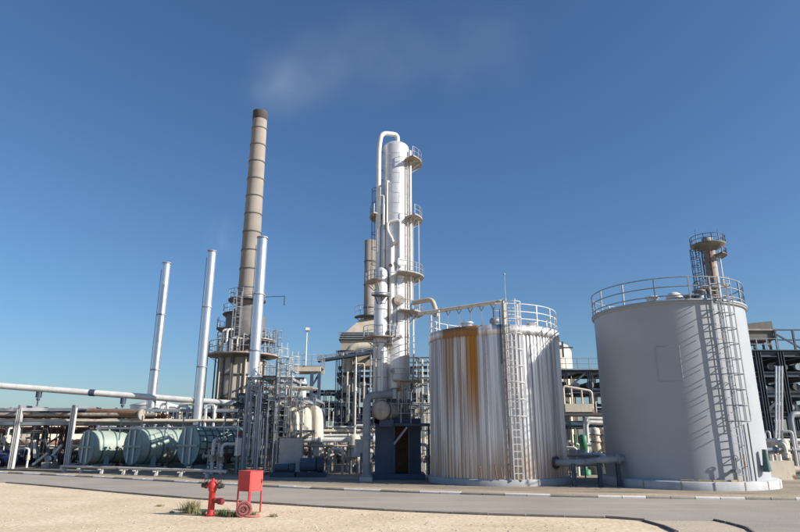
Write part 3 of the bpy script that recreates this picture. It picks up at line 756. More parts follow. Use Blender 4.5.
platform(t, HC, 1.62, 2.3, zh(326, 2.0), R(140), R(215), 'darksteel', 'greysteel', .8, 5)
platform(t, HC, 1.62, 2.6, zh(338, 2.0), R(-60), R(30), 'rustypaint', 'greysteel', .8, 6)
ladder(t, pol(HC, 1.7, R(262), zh(350, 1.8)), zh(299, 1.5) - zh(350, 1.8), (0, -1, 0), 'greysteel', .42, 1., .36, .025, .8, .6)
ladder(t, pol(HC, FR + .95, R(195), .2), zh(353, 2) - .2, (-1, -.2, 0), 'darksteel', .42, 2.4, .36, .025, .9, .9)
ladder(t, pol(HC, 2.55, R(-8), zh(353, 2)), zh(336, 2) - zh(353, 2), (1, -.2, 0), 'greysteel', .42, .8, .36, .025, .6, .9)
rr0 = random.Random(3)
for k in range(16):
    a_ = R(170 + k * 12.5); z0 = zh(352, 2.0); z1 = zh(rr0.choice([334, 338, 342, 329]), 1.9)
    m = rr0.choice(['greysteel', 'greysteel', 'darksteel', 'alu', 'cream'])
    part(MB().pipe([pol(HC, 2.15, a_, z0), pol(HC, 2.15, a_, z1), pol(HC, 1.5, a_ + .15, z1)], rr0.choice([.05, .07, .1]), 8), 'burner_pipe', m, t)
for k in range(5):
    a_ = R(200 + k * 30); part(MB().tube([pol(HC, FR + .3, a_, .3), pol(HC, FR + .3, a_, zf)], .06, 8), 'downcomer', rr0.choice(['greysteel', 'beige', 'darksteel']), t)
part(MB().tube([pol(HC, 1.5, 0, zh(297)), (HX + 3.2, YH - .3, zh(297))], .03, 5).tube([(HX + 3.2, YH - .3, zh(306)), (HX + 3.2, YH - .3, zh(297))], .05, 6), 'lightning_arm', 'darksteel', t)

# ---------------------------------------------------------------- slim silver stacks
def slim_stack(xb, yb, xt, yt, Y, r, label, zbase, straps):
    X = (XX(xb, yb, Y) + XX(xt, yt, Y)) / 2; z1 = ZZ(yt, Y); c = Vector((X, Y, 0))
    t = thing('slim_stack', label, 'stack', (X, Y, zbase), 'slim silver vent stacks')
    n = 5; hs = [zbase + (z1 - r - zbase) * k / n for k in range(n + 1)]
    for k in range(n):
        part(MB().lathe(c, [(r, hs[k]), (r, hs[k + 1])], 28), 'stack_section', 'stack_silver', t)
    bm = mesh_of(MB().lathe(Z0, [(r, -.05), (r + .035, -.05), (r + .035, .05), (r, .05)], 28), 'ring_flange', 'greysteel', Z0)
    for k in straps: share(bm, 'ring_flange', t, (X, Y, zbase + (z1 - zbase) * k))
    part(MB().lathe(c, [(r, z1 - r)] + [(r * math.cos(k * R(15)), z1 - r + r * .7 * math.sin(k * R(15))) for k in range(1, 7)], 28), 'rain_cap', 'stack_silver', t)
    part(MB().tube([c + Vector((-r - .03, -.1, z1 - .7)), c + Vector((-r - .03, -.1, zbase + .2))], .018, 5), 'guy_cable', 'darksteel', t)
    part(MB().lathe(c, [(r * 1.7, zbase), (r * 1.7, zbase + .08), (r * 1.05, zbase + .1), (r, zbase + .35)], 24), 'base_flange', 'greysteel', t)
    return t
slim_stack(150.5, 420, 166.5, 261, 46, .30, 'shortest slim silver stack, above the first two teal tanks', ZZ(428, 46), (.33, .66, .985))
slim_stack(199, 418, 211, 249, 44, .31, 'slim silver stack rising just above the third teal tank', ZZ(430, 44), (.33, .66, .985))
slim_stack(251, 420, 262.5, 235, 38, .33, 'tallest slim silver stack, standing in front of the chimney', 1.0, (.2, .45, .71, .985))

# ---------------------------------------------------------------- furnace behind the column
YF = 50.0; FX = XX(370, 285, YF); FCn = Vector((FX, YF, 0)); zf_ = lambda y: ZZ(y, YF)
t = thing('furnace_stack', 'grey-beige square furnace hood with round stack behind the process column', 'furnace', (FX, YF, zf_(352)))
part(MB().lathe(FCn, [(.5, zf_(330)), (.5, zf_(241)), (.46, zf_(241)), (.44, zf_(246))], 28), 'stack', 'chimney_con', t)
for y in (262, 285, 308):
    part(MB().lathe(FCn, [(.5, zf_(y) - .05), (.54, zf_(y) - .05), (.54, zf_(y) + .05), (.5, zf_(y) + .05)], 28), 'ring_flange', 'darkfurnace', t)
def pyr(z0, w0, d0, z1, w1, d1):
    mb = MB(); vs = [(FX + sx * w_ / 2, YF + sy * d_ / 2, z_) for z_, w_, d_ in ((z0, w0, d0), (z1, w1, d1)) for sx, sy in ((-1, -1), (1, -1), (1, 1), (-1, 1))]
    return mb.add(vs, [(3, 2, 1, 0), (4, 5, 6, 7), (0, 1, 5, 4), (1, 2, 6, 5), (2, 3, 7, 6), (3, 0, 4, 7)])
part(pyr(zf_(335), 3.6, 3.0, zf_(320), 1.3, 1.3), 'hood', 'beige', t)
part(pyr(zf_(343), 4.7, 3.4, zf_(335.3), 4.3, 3.2), 'louvre_band', 'darksteel', t)
for k in range(4):
    part(MB().box((FX, YF - 1.76, zf_(342) + k * .17), (4.72, .06, .05)), 'louvre', 'greysteel', t)
part(pyr(zf_(368), 4.2, 3.0, zf_(343.2), 4.4, 3.2), 'convection_box', 'beige', t)
platform(t, FCn, .55, 1.25, zf_(318), R(170), R(330), 'darksteel', 'greysteel', .8, 5)
part(MB().pipe([V(374, 347, 47.6), V(348.5, 347, 47.6), V(348.5, 392, 47.6)], .36, 16, .9), 'bypass_duct', 'cream', t)
t = frame('steel_tower', 'dark blue steel frame carrying the furnace behind the process column', [XX(p, 400, 48.5) for p in (338.5, 356, 376, 396)], [47.2, 51.5], [zf_(420), zf_(398), zf_(376), zf_(355)], 'bluesteel', .26, .22, None, ((0, 47.2, zf_(398), zf_(376)), (1, 47.2, zf_(376), zf_(355)), (2, 47.2, zf_(398), zf_(376))))
t = thing('gangway', 'long thin grey gangway bridging toward the furnace frame', 'gangway', V(318, 361, 47))
a, b = V(318, 361, 46.6), V(377, 352, 46.6); b.z = b.z
part(MB().bar(a, b, .8, .18), 'girder', 'bluesteel', t)
line_rail(t, [a + Vector((0, -.4, .1)), b + Vector((0, -.4, .1))], .2, 'greysteel', 1.2, .03)

# ================================================================ horizontal teal tanks
AX = Vector((math.cos(R(51)), math.sin(R(51)), 0)); SD = Vector((AX.y, -AX.x, 0))
def htank(px, py, Y, L, r, label, body='tealtank', cap='tealcap'):
    c = V(px, py, Y); t = thing('horizontal_tank', label, 'tank', (c.x, c.y, 0), 'horizontal teal tanks')
    mb = MB(); mb.tube([c, c + AX * L], r, 40, caps=False); part(mb, 'shell', body, t)
    mb = MB(); n = 40; mb.tube([c - AX * .05, c - AX * .001], r + .05, n); part(mb, 'end_plate', cap, t)
    mb = MB(); mb.tube([c + AX * L, c + AX * (L + .18), c + AX * (L + .3)], [r, r * .8, .05], 32); part(mb, 'rear_head', body, t)
    for off in (-.22, .18):
        h = math.sqrt(1 - off * off / 1.0) * r
        part(MB().bar(c - AX * .1 + SD * off * r * 1.6 - UP * h * .94, c - AX * .1 + SD * off * r * 1.6 + UP * h * .94, .1, .12), 'stiffener', 'white', t)
    part(MB().bar(c - AX * .12 - SD * r * .98, c - AX * .12 + SD * r * .98, .12, .12), 'stiffener', 'tealtank', t)
    for f in (.13, .33, .55, .78):
        q = c + AX * L * f; part(MB().tube([q - AX * .04, q + AX * .04], r + .035, 40), 'strap', 'tealdark', t)
    for f in (.22, .7):
        q = c + AX * L * f
        part(MB().bar(Vector((q.x, q.y, 0)) + SD * r * .75, Vector((q.x, q.y, c.z - r * .55)) + SD * r * .8, .3, .16).bar(Vector((q.x, q.y, 0)) - SD * r * .75, Vector((q.x, q.y, c.z - r * .55)) - SD * r * .8, .3, .16).bar(Vector((q.x, q.y, .22)) + SD * r, Vector((q.x, q.y, .22)) - SD * r, .2, .25), 'saddle', 'tealcap', t)
    q = c + AX * L * .24 + SD * r
    part(MB().tube([q, q + SD * .1], .07, 14).tube([q + SD * .06, q + SD * .1], .1, 14), 'side_nozzle', 'white', t)
    for f in (.12, .3, .5):
        q = c + AX * L * f + UP * r
        part(MB().tube([q - UP * .05, q + UP * .3], .07, 10).tube([q + UP * .26, q + UP * .32], .13, 10), 'top_nozzle', 'greysteel', t)
    q = c + AX * L * .38 + SD * r
    part(MB().pipe([q - UP * .1, q + SD * .18 - UP * .1, Vector((q.x + SD.x * .18, q.y + SD.y * .18, .3))], .05, 8), 'drain_pipe', 'rustbrown', t)
    return t
htank(87, 447, 42.5, 4.6, 1.07, 'teal horizontal tank with ribbed end plate beside the grey rack post')
htank(133, 446.5, 41.0, 4.6, 1.09, 'teal horizontal tank between the two other teal tanks')
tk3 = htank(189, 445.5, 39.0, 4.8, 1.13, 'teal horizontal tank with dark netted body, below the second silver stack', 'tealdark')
# pale mesh blanket patches over the third tank
c = V(189, 445.5, 39.0)
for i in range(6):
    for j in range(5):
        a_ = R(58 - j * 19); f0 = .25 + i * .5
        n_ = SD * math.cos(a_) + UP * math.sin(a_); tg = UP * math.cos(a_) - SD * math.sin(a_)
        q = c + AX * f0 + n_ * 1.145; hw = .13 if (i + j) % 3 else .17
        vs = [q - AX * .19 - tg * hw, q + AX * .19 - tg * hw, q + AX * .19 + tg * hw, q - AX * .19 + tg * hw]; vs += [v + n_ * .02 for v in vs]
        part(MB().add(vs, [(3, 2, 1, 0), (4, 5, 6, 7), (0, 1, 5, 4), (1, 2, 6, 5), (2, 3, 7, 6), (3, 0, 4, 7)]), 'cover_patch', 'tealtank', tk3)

# ================================================================ left pipe rack
YL = 43.0; posts = [15.5, 70]
xs = [XX(p, 440, YL) for p in posts]
zt_, zl_ = ZZ(408, YL), ZZ(422, YL)
t = thing('pipe_rack', 'light grey steel pipe rack with two beams along the teal tanks', 'pipe rack', (xs[0], YL, 0))
xs2 = [xs[0] - 4.5] + xs
for i, x_ in enumerate(xs2):
    for yy in (YL, YL + 3.5):
        m = 'white' if yy == YL else 'darksteel'
        mb = MB(); mb.box((x_, yy, zt_ / 2), (.05, .24, zt_)); mb.box((x_ - .13, yy, zt_ / 2), (.06, .26, zt_)); mb.box((x_ + .13, yy, zt_ / 2), (.06, .26, zt_))
        part(mb, 'column', m, t)
    part(MB().box((x_, YL + 1.75, zt_ + .1), (.16, 3.9, .18)), 'cross_beam', 'greysteel', t)
for a, b in zip(xs2, xs2[1:]):
    for z, m in ((zt_, 'white'), (zl_, 'greysteel')):
        for yy in (YL, YL + 3.5):
            part(MB().box(((a + b) / 2, yy, z - .1), (b - a - .36, .14, .2)), 'beam', m if yy == YL else 'darksteel', t)
XE = XX(232, 440, YL); x0, x1 = xs2[0] - 2, xs[1] + 3
for z, m in ((zt_, 'greysteel'), (zl_, 'greysteel')):
    for yy in (YL + 1.2, YL + 3.5): part(MB().box(((xs[-1] + XE) / 2 + .1, yy, z - .1), (XE - xs[-1] - .4, .14, .2)), 'beam', m, t)
for x_ in [XX(p, 440, YL + 3.5) for p in (120, 165, 210)]: part(MB().box((x_, YL + 3.5, zt_ / 2), (.2, .2, zt_)), 'column', 'darksteel', t)
rp = random.Random(11)
for k in range(7):
    z = zt_ + .34 if k < 0 else zl_ + .13
    r_ = rp.choice([.07, .1, .13]); y_ = YL + .5 + k * .45
    m = rp.choice(['greysteel', 'rustbrown', 'alu', 'darksteel', 'cream'])
    single(MB().tube([(x0, y_, zl_ + r_), (XE, y_, zl_ + r_)], r_, 8), 'pipe', m, 'long straight pipe on the lower beams of the light grey rack', 'pipe', (x0, y_, zl_), 'pipes on the lower beams of the left rack')
for k in range(5):
    r_ = rp.choice([.08, .12, .15]); y_ = YL + .5 + k * .7
    single(MB().tube([(x0, y_, zt_ - .3 - r_), (xs[1] + 5.5, y_, zt_ - .3 - r_)], r_, 8), 'pipe', rp.choice(['rustbrown', 'rustypaint', 'rustbrown']), 'rust brown pipe under the top beam of the light grey rack', 'pipe', (x0, y_, zt_), 'rust brown pipes on the left rack')
a, b = V(88, 412, 44.4), V(141, 414.5, 43.2)
t = thing('flanged_pipe', 'short thick rust brown pipe with pale flanged end above the teal tanks', 'pipe', a)
part(MB().tube([a, b], .27, 16), 'pipe_run', 'rustbrown', t); d = (b - a).normalized()
part(MB().tube([b - d * .02, b + d * .1], .36, 18), 'flange', 'rustypaint', t)
a, b = V(96, 428.5, 41.5), V(240, 427, 38.6)
t = thing('header_pipe', 'thin white header pipe with drops above the teal tanks', 'pipe', a)
part(MB().tube([a, b], .06, 8), 'pipe_run', 'white', t)
for f in (.18, .33, .5, .62, .75, .9):
    q = a.lerp(b, f); part(MB().tube([q, q - UP * .75], .04, 6), 'drop_pipe', 'white', t)
    part(MB().tube([q, q + UP * random.uniform(.3, .8)], .045, 6), 'branch_pipe', 'greysteel', t)
# long overhead line with spring hangers
a, b = V(-30, 383.5, 44.5), V(246, 404.5, 46.5)
t = thing('overhead_pipe', 'long cream overhead pipe crossing above the rack on spring supports', 'pipe', (a.x, a.y, a.z))
part(MB().tube([a, a.lerp(b, .5), b], .22, 16), 'pipe_run', 'white', t)
for px, y2 in ((38, 402), (121.5, 410)):
    f = (px + 30) / 276; q = a.lerp(b, f)
    part(MB().tube([q - UP * .2, q - UP * .62], .2, 12).tube([q - UP * .66, q - UP * .82], .12, 12), 'spring_can', 'bluesteel', t)
    part(MB().tube([(q.x, q.y, zt_ + .1), q - UP * .8], .055, 8), 'support_rod', 'darksteel', t)
q = a.lerp(b, (90 + 30) / 276); d = (b - a).normalized()
part(MB().tube([q - d * .2, q + d * .2], .245, 16), 'clamp', 'bluesteel', t)
for px in (165, 214):
    q = a.lerp(b, (px + 30) / 276)
    part(MB().tube([q - UP * .2, (q.x, q.y, zt_ + .2)], .04, 6), 'support_rod', 'greysteel', t)
# inverted U vents behind the teal tanks
for px, py, Y, w_, h_ in ((160, 409, 45, .9, 1.6), (168, 404, 46, .5, 2.0), (188, 406, 44.5, .7, 1.6), (194, 404, 46, 1.0, 2.0), (215, 405, 44, .6, 1.8), (178, 407, 47, 1.0, 1.6)):
    p = V(px, py, Y)
    single(MB().pipe([p - UP * h_ - Vector((w_, 0, 0)), p - Vector((w_, 0, 0)), p, p - UP * h_], .1, 10, .25), 'loop_pipe', random.choice(['white', 'cream', 'alu']), 'pale inverted U pipe loop behind the teal tanks', 'pipe', p - UP * h_, 'pale pipe loops behind the teal tanks')
# low pipe on sleepers along the road side of the teal tanks
t = thing('sleeper_pipe', 'low pale pipe on T shaped sleepers in front of the teal tanks', 'pipe', (G(120, 473).x, G(120, 473).y, 0))
P0, P1 = G(60, 472.3) + UP * .35, G(225, 479) + UP * .35
part(MB().tube([P0, P1], .07, 8), 'pipe_run', 'cream', t)
part(MB().tube([P0 + Vector((0, .35, .02)), P1 + Vector((0, .35, .02))], .055, 8), 'pipe_run', 'greysteel', t)
for f in (.02, .14, .28, .42, .5, .62, .76, .9):
    q = P0.lerp(P1, f)
    part(MB().box((q.x, q.y + .15, .125), (.14, .25, .25)).box((q.x, q.y + .17, .255), (.14, .9, .05)), 'sleeper', 'white', t)

# ================================================================ equipment kit
EQ = {}
def pump_proto():
    t = thing('pump', 'small pump with motor on a concrete block', 'pump', (0, 0, 0))
    part(MB().box((0, 0, .2), (1.3, .6, .4)), 'base', 'concrete', t)
    part(MB().tube([(-.45, 0, .68), (.15, 0, .68)], .22, 14), 'motor', 'bluesteel', t)
    part(MB().tube([(.2, 0, .68), (.32, 0, .68), (.5, 0, .68)], [.12, .27, .27], 14), 'casing', 'white', t)
    part(MB().pipe([(.4, 0, .8), (.4, 0, 1.6), (.4, .6, 1.6)], .07, 8), 'discharge_pipe', 'white', t)
    return t
def valve_proto():
    t = thing('valve', 'valve with hand wheel on a pipe stub', 'valve', (0, 0, 0))
    part(MB().tube([(-.3, 0, .9), (.3, 0, .9)], .1, 10).tube([(-.3, 0, .9), (-.24, 0, .9)], .17, 10).tube([(.24, 0, .9), (.3, 0, .9)], .17, 10), 'body', 'beige', t)
    part(MB().tube([(0, 0, .9), (0, 0, 1.35)], .045, 6), 'stem', 'greysteel', t)
    part(MB().tube([(.2 * math.cos(k * .628), .2 * math.sin(k * .628), 1.33) for k in range(10)], .025, 5, closed=True).bar((-.2, 0, 1.33), (.2, 0, 1.33), .025).bar((0, -.2, 1.33), (0, .2, 1.33), .025), 'hand_wheel', 'rustbrown', t)
    part(MB().tube([(0, 0, 0), (0, 0, .82)], .05, 8), 'stand', 'greysteel', t)
    return t
def cabinet_proto():
    t = thing('control_box', 'white control box on a post', 'control box', (0, 0, 0))
    part(MB().box((0, 0, .5), (.08, .08, 1.)), 'post', 'greysteel', t)
    b = part(MB().box((0, 0, 1.25), (.55, .3, .6)), 'housing', 'white', t)
    part(MB().box((0, -.16, 1.25), (.47, .02, .52)), 'door', 'white', t)
    return t
def filter_proto():
    t = thing('filter_vessel', 'small upright filter vessel on legs', 'vessel', (0, 0, 0))
    part(MB().lathe((0, 0, 0), [(0, .5), (.22, .56), (.3, .7), (.3, 1.7), (.22, 1.84), (0, 1.9)], 18), 'shell', 'cream', t)
    part(MB().lathe((0, 0, 0), [(.3, 1.3), (.38, 1.3), (.38, 1.38), (.3, 1.38)], 18), 'flange', 'rustypaint', t)
    for k in range(3): part(MB().bar((.26 * math.cos(k * 2.09), .26 * math.sin(k * 2.09), 0), (.26 * math.cos(k * 2.09), .26 * math.sin(k * 2.09), .8), .06), 'leg', 'greysteel', t)
    part(MB().pipe([(0, 0, 1.85), (0, 0, 2.3), (.5, 0, 2.3), (.5, 0, .4)], .06, 8), 'outlet_pipe', 'white', t)
    return t
def motor_valve_proto():
    t = thing('pipe_manifold', 'upright pipe manifold with flanges and valves', 'manifold', (0, 0, 0))
    part(MB().pipe([(-.5, 0, 0), (-.5, 0, 1.5), (.5, 0, 1.5), (.5, 0, 0)], .085, 9, .25, ((0, .3), (0, .7), (2, .4))), 'loop', 'white', t)
    part(MB().tube([(-.5, 0, .55), (-.5, 0, .85)], .16, 12), 'valve_body', 'rustypaint', t)
    part(MB().tube([(.5, 0, .6), (.5, 0, .95)], .15, 12), 'valve_body', 'cream', t)
    part(MB().tube([(.5, -.1, .78), (.5, -.42, .78)], .03, 6).tube([(.5 + .16 * math.cos(k * .7), -.42, .78 + .16 * math.sin(k * .7)) for k in range(9)], .022, 5, closed=True), 'hand_wheel', 'darkred', t)
    return t
used = {}
PROTO = {'pump': pump_proto, 'valve': valve_proto, 'control_box': cabinet_proto, 'filter_vessel': filter_proto, 'pipe_manifold': motor_valve_proto}
def place(kind, loc, rz, label, group, s=1.0):
    if kind not in EQ:
        o = PROTO[kind](); EQ[kind] = o
    else: o = copy_tree(EQ[kind])
    o.location = loc; o.rotation_euler = (0, 0, rz); o.scale = (s, s, s); o['label'] = label; o['group'] = group
    return o
rq = random.Random(21)
def floor_kit(pxs, Y0, Y1, n, where, kinds=('pump', 'valve', 'control_box', 'filter_vessel', 'pipe_manifold')):
    words = {'pump': 'small pump with dark blue motor', 'valve': 'beige valve with hand wheel', 'control_box': 'white control box on a post',
             'filter_vessel': 'small cream upright filter vessel', 'pipe_manifold': 'pale pipe manifold with valves'}
    for k in range(n):
        px = pxs[0] + (pxs[1] - pxs[0]) * (k + rq.uniform(.1, .9)) / n; Y = rq.uniform(Y0, Y1); kd = kinds[rq.randrange(len(kinds))]
        place(kd, (XX(px, 460, Y), Y, .01), rq.choice([0, .3, -.4, 1.57, 3.14]), words[kd] + ' ' + where, kd.replace('_', ' ') + ' units ' + where, rq.uniform(.8, 1.25))
floor_kit((2, 66), 44.5, 50, 9, 'behind the light grey rack', ('pump', 'valve', 'filter_vessel', 'pipe_manifold'))
floor_kit((305, 372), 35, 41, 17, 'under the white pipes left of the pier')
floor_kit((402, 432), 36, 42, 7, 'between the pier and the corrugated tank')
floor_kit((566, 612), 34, 44, 11, 'between the two big tanks')
floor_kit((765, 812), 33, 42, 10, 'right of the grey tank')
floor_kit((205, 250), 36.5, 40, 5, 'beside the third teal tank', ('valve', 'pipe_manifold'))

# ================================================================ racks behind
def rack_pipes(x0, x1, y0, y1, z, n, where, group, mats, rmax=.2, seed=0):
    r0 = random.Random(seed + int(z * 100))
    for k in range(n):
        y_ = y0 + (y1 - y0) * (k + .5) / n; r_ = r0.uniform(.05, rmax); m = r0.choice(mats)
        nm = {'bluesteel': 'dark blue', 'darksteel': 'dark grey', 'greysteel': 'grey', 'alu': 'silver', 'cream': 'cream', 'white': 'white', 'beige': 'beige', 'rustbrown': 'rust brown'}[m]
        pts = [(x0 - r0.uniform(0, .6), y_, z + r_ + .02), (x1 + r0.uniform(0, .6), y_, z + r_ + .02)]
        single(MB().pipe(pts, r_, 8, None, ((0, r0.random()), (0, r0.random()))), 'pipe', m, nm + ' pipe ' + where, 'pipe', pts[0], group)
def exchangers(x0, x1, Y, z, n, m, where, r=.35, L=2.4, seed=1):
    r0 = random.Random(seed); 
    for k in range(n):
        x_ = x0 + (x1 - x0) * (k + .5) / n
        t = thing('heat_exchanger', where, 'exchanger', (x_, Y, z), where + ' row')
        rr_ = r * r0.uniform(.8, 1.1)
        part(MB().tube([(x_, Y, z + rr_ + .15), (x_, Y + L, z + rr_ + .15)], rr_, 16), 'shell', m, t)
        part(MB().tube([(x_, Y - .25, z + rr_ + .15), (x_, Y - .02, z + rr_ + .15)], rr_ * 1.15, 16), 'channel_head', r0.choice(['darksteel', 'bluesteel', 'darksteel', 'greysteel', 'alu']), t)
        for f in (.25, .75): part(MB().box((x_, Y + L * f, z + .1), (rr_ * 1.5, .2, .2)), 'saddle', 'bluesteel', t)
def risers(pxs, Y, z0, z1, n, where, group, mats, seed):
    r0 = random.Random(seed)
    for k in range(n):
        px = pxs[0] + (pxs[1] - pxs[0]) * (k + r0.uniform(.1, .9)) / n; x_ = XX(px, 420, Y); y_ = Y + r0.uniform(-.3, .3)
        r_ = r0.choice([.025, .035, .045, .06]); za = z0 + r0.uniform(0, .2) * (z1 - z0); zb = z1 - r0.uniform(0, .5) * (z1 - z0); m = r0.choice(mats)
        nm = {'bluesteel': 'dark blue', 'darksteel': 'dark grey', 'greysteel': 'grey', 'alu': 'silver', 'cream': 'cream', 'white': 'white', 'beige': 'beige', 'rustbrown': 'rust brown'}[m]
        dx = r0.choice([-1.1, -.7, -.4, .4, .7, 1.1]); sh = r0.randrange(3)
        pts = [(x_, y_, za), (x_, y_, zb)]
        if sh == 0: pts += [(x_ + dx, y_, zb), (x_ + dx, y_, za)]
        elif sh == 1: pts += [(x_, y_ + 1.6, zb)]
        mb = MB().pipe(pts, r_, 8, None, ((0, .3), (0, .7)))
        f = r0.uniform(.2, .8); zv = za + (zb - za) * f
        mb.tube([(x_, y_, zv - .14), (x_, y_, zv + .14)], r_ * 1.9, 8)
        single(mb, 'riser', m, nm + ' riser pipe ' + where, 'pipe', (x_, y_, za), nm + ' ' + group)
BM = ['bluesteel', 'darksteel', 'darksteel', 'greysteel', 'alu', 'cream']

# rack A: dark rack left of and behind the column
zA = lambda y: ZZ(y, 54)
xsA = [XX(p, 430, 54) for p in (312, 324, 336, 350)]
frame('steel_rack', 'low dark steel rack between the walkway legs and the furnace frame', xsA, [54, 58], [zA(432), zA(417), zA(403), zA(390)], 'bluesteel', .24, .24, None, (), 'steel rack')
for i, y in enumerate((432, 417, 403)):
    rack_pipes(xsA[0], xsA[-1], 54.2, 57.8, zA(y), 4, 'in the low dark rack left of the furnace frame', 'pipes in the low dark rack', BM, .16, 40 + i)
exchangers(xsA[0], xsA[-1], 54.4, zA(417), 4, 'darksteel', 'dark exchanger in the low dark rack', .3, 2.4)
risers((314, 336), 53.5, zA(434), zA(392), 5, 'in front of the low dark rack', 'risers of the low dark rack', ['white', 'greysteel', 'cream'], 5)
xsB = [XX(p, 420, 55) for p in (338, 354, 372, 392, 412, 434)]; zB = lambda y: ZZ(y, 55)
frame('steel_rack', 'tall dark steel rack standing behind the process column', xsB, [55, 60], [zB(428), zB(412), zB(396), zB(380), zB(366)], 'bluesteel', .28, .28, None, ((0, 55, zB(412), zB(396)), (3, 55, zB(396), zB(380))), 'steel rack')
for i, y in enumerate((428, 412, 396, 380)):
    rack_pipes(xsB[0], xsB[-1], 55.2, 59.8, zB(y), 5, 'in the tall dark rack behind the column', 'pipes in the tall dark rack', BM, .22, 50 + i)
exchangers(xsB[0], xsB[-1], 55.4, zB(396), 6, 'bluesteel', 'dark blue exchanger in the tall dark rack', .42, 3, 4)
exchangers(xsB[0], xsB[-1], 55.4, zB(428), 6, 'darksteel', 'dark grey exchanger low in the tall dark rack', .42, 3, 9)
risers((340, 372), 46.4, zA(430), zA(362), 8, 'in the furnace frame', 'risers in the furnace frame', ['greysteel', 'white', 'darksteel', 'cream'], 8)
risers((403, 432), 38.5, .1, ZZ(352, 38), 10, 'between the column and the corrugated tank', 'risers beside the column', ['beige', 'cream', 'greysteel', 'white'], 12)
risers((398, 412), 32.0, 3.2, ZZ(376, 32), 5, 'at the foot of the process column', 'risers at the column foot', ['beige', 'greysteel', 'white'], 14)
frame('pipe_stand', 'grey pipe stand squeezed between the column and the corrugated tank', [XX(p, 420, 38) for p in (406, 419, 433)], [37.5, 40], [ZZ(430, 38), ZZ(405, 38), ZZ(378, 38), ZZ(358, 38)], 'greysteel', .13, .12, None, ((0, 37.5, ZZ(405, 38), ZZ(378, 38)),), 'steel frame')
# white insulated lines low in front
for k, (y, r_, Y, m) in enumerate(((431, .11, 39, 'cream'), (435.5, .09, 38.4, 'white'), (440, .16, 37.6, 'white'), (446, .07, 37.2, 'beige'), (427, .06, 39.6, 'white'))):
    a, b = V(303 if k else 296, y, Y), V(392, y, Y)
    single(MB().pipe([a, b], r_, 10, None, ((0, .2), (0, .52), (0, .8))), 'pipe', m, ['cream', 'slim white', 'thick white', 'thin beige', 'thinnest white'][k] + ' insulated pipe running low left of the blue pier', 'pipe', a)
for px in (309, 322, 335, 347, 357, 371):
    x_ = XX(px, 450, 37.6); single(MB().bar((x_, 37.9, 0), (x_, 37.9, ZZ(442, 37.9)), .12).bar((x_, 37.2, ZZ(443, 37.9)), (x_, 39.8, ZZ(443, 37.9)), .12), 'pipe_support', 'greysteel', 'T shaped grey support under the white insulated pipes', 'support', (x_, 37.9, 0), 'supports under the white pipes')

# ================================================================ service tower of grey steel in front of the chimney
YT = 36.6; zT = lambda y: ZZ(y, YT)
xsT = [XX(p, 440, YT) for p in (244, 259, 273, 288, 299)]
T1 = frame('service_tower', 'light grey steel service tower crowded with pipes around the tallest stack', xsT[:4], [YT, 39.8], [zT(441), zT(425), zT(398), zT(377)], 'greysteel', .17, .15, None, ((0, YT, zT(441), zT(425)), (1, YT, zT(425), zT(398)), (2, YT, zT(398), zT(377))))
def deck(t, x0, x1, y0, y1, z, m='darksteel', rail=True, h=.95):
    part(MB().box(((x0 + x1) / 2, (y0 + y1) / 2, z + .035), (x1 - x0, y1 - y0, .06)), 'deck', m, t)
    if rail: line_rail(t, [(x0, y1, z + .065), (x0, y0, z + .065), (x1, y0, z + .065), (x1, y1, z + .065)], h, 'greysteel', 1.0, .022)
deck(T1, xsT[0], xsT[1] + .2, YT - .3, 39, zT(433.5)); deck(T1, xsT[0] + .2, xsT[1] + .3, YT - .2, 39, zT(400))
deck(T1, xsT[1], xsT[3], YT - .2, 39.5, zT(425)); deck(T1, xsT[1], xsT[2], YT - .2, 39.5, zT(377), 'darksteel')
ladder(T1, ((xsT[2] + xsT[3]) / 2, YT - .3, 0), zT(376), (0, -1, 0), 'greysteel', .42, 2.3, .36, .022, .7, 1.0)
ladder(T1, (xsT[0] + .4, YT - .35, 0), zT(400), (0, -1, 0), 'greysteel', .42, 9, .36, .022, .7, 1.0, cage=False)
risers((246, 270), 36.0, .1, zT(385), 14, 'in front of the service tower', 'risers of the service tower', ['greysteel', 'white', 'alu', 'greysteel'], 31)
risers((263, 300), 37.6, .1, zT(360), 18, 'inside the service tower', 'risers inside the service tower', ['greysteel', 'white', 'beige', 'greysteel', 'alu', 'darksteel'], 33)
for i, y in enumerate((441, 433, 425, 412, 398, 388, 377)):
    rack_pipes(xsT[0], xsT[3] + .4 * (i % 3), YT + .3, 39.4, zT(y), 3, 'crossing the service tower', 'cross pipes of the service tower', ['greysteel', 'white', 'darksteel', 'cream'], .09, 90 + i)
t = frame('duct_stand', 'slim grey frame carrying three cream ducts beside the service tower', [xsT[3] + .35, XX(300.5, 440, YT), XX(313, 440, YT)], [36.6, 41], [zT(430), zT(398)], 'greysteel', .14, .14, None, ())
x0, x1 = XX(262, 440, 35.9), XX(291.5, 440, 35.9)
p0, p1 = G(272, 478), G(291, 478)
single(MB().box(((p0.x + p1.x) / 2, 35.9, 1.0), (1.25, .5, 2.0)), 'pier_wall', 'concrete', 'grey concrete pier wall at the foot of the service tower', 'wall', ((p0.x + p1.x) / 2, 35.9, 0))
t = thing('control_cabinet', 'pair of pale control boxes on a post stand left of the service tower', 'control box', G(236, 474))
q = G(236, 474)
part(MB().box((q.x, q.y, .5), (.1, .1, 1.)).box((q.x + .5, q.y, .5), (.1, .1, 1.)), 'stand', 'greysteel', t)
part(MB().box((q.x + .1, q.y - .1, 1.5), (.45, .25, 1.0)), 'housing', 'white', t)
part(MB().box((q.x + .12, q.y - .12, 2.25), (.4, .25, .32)), 'housing', 'darkred', t)
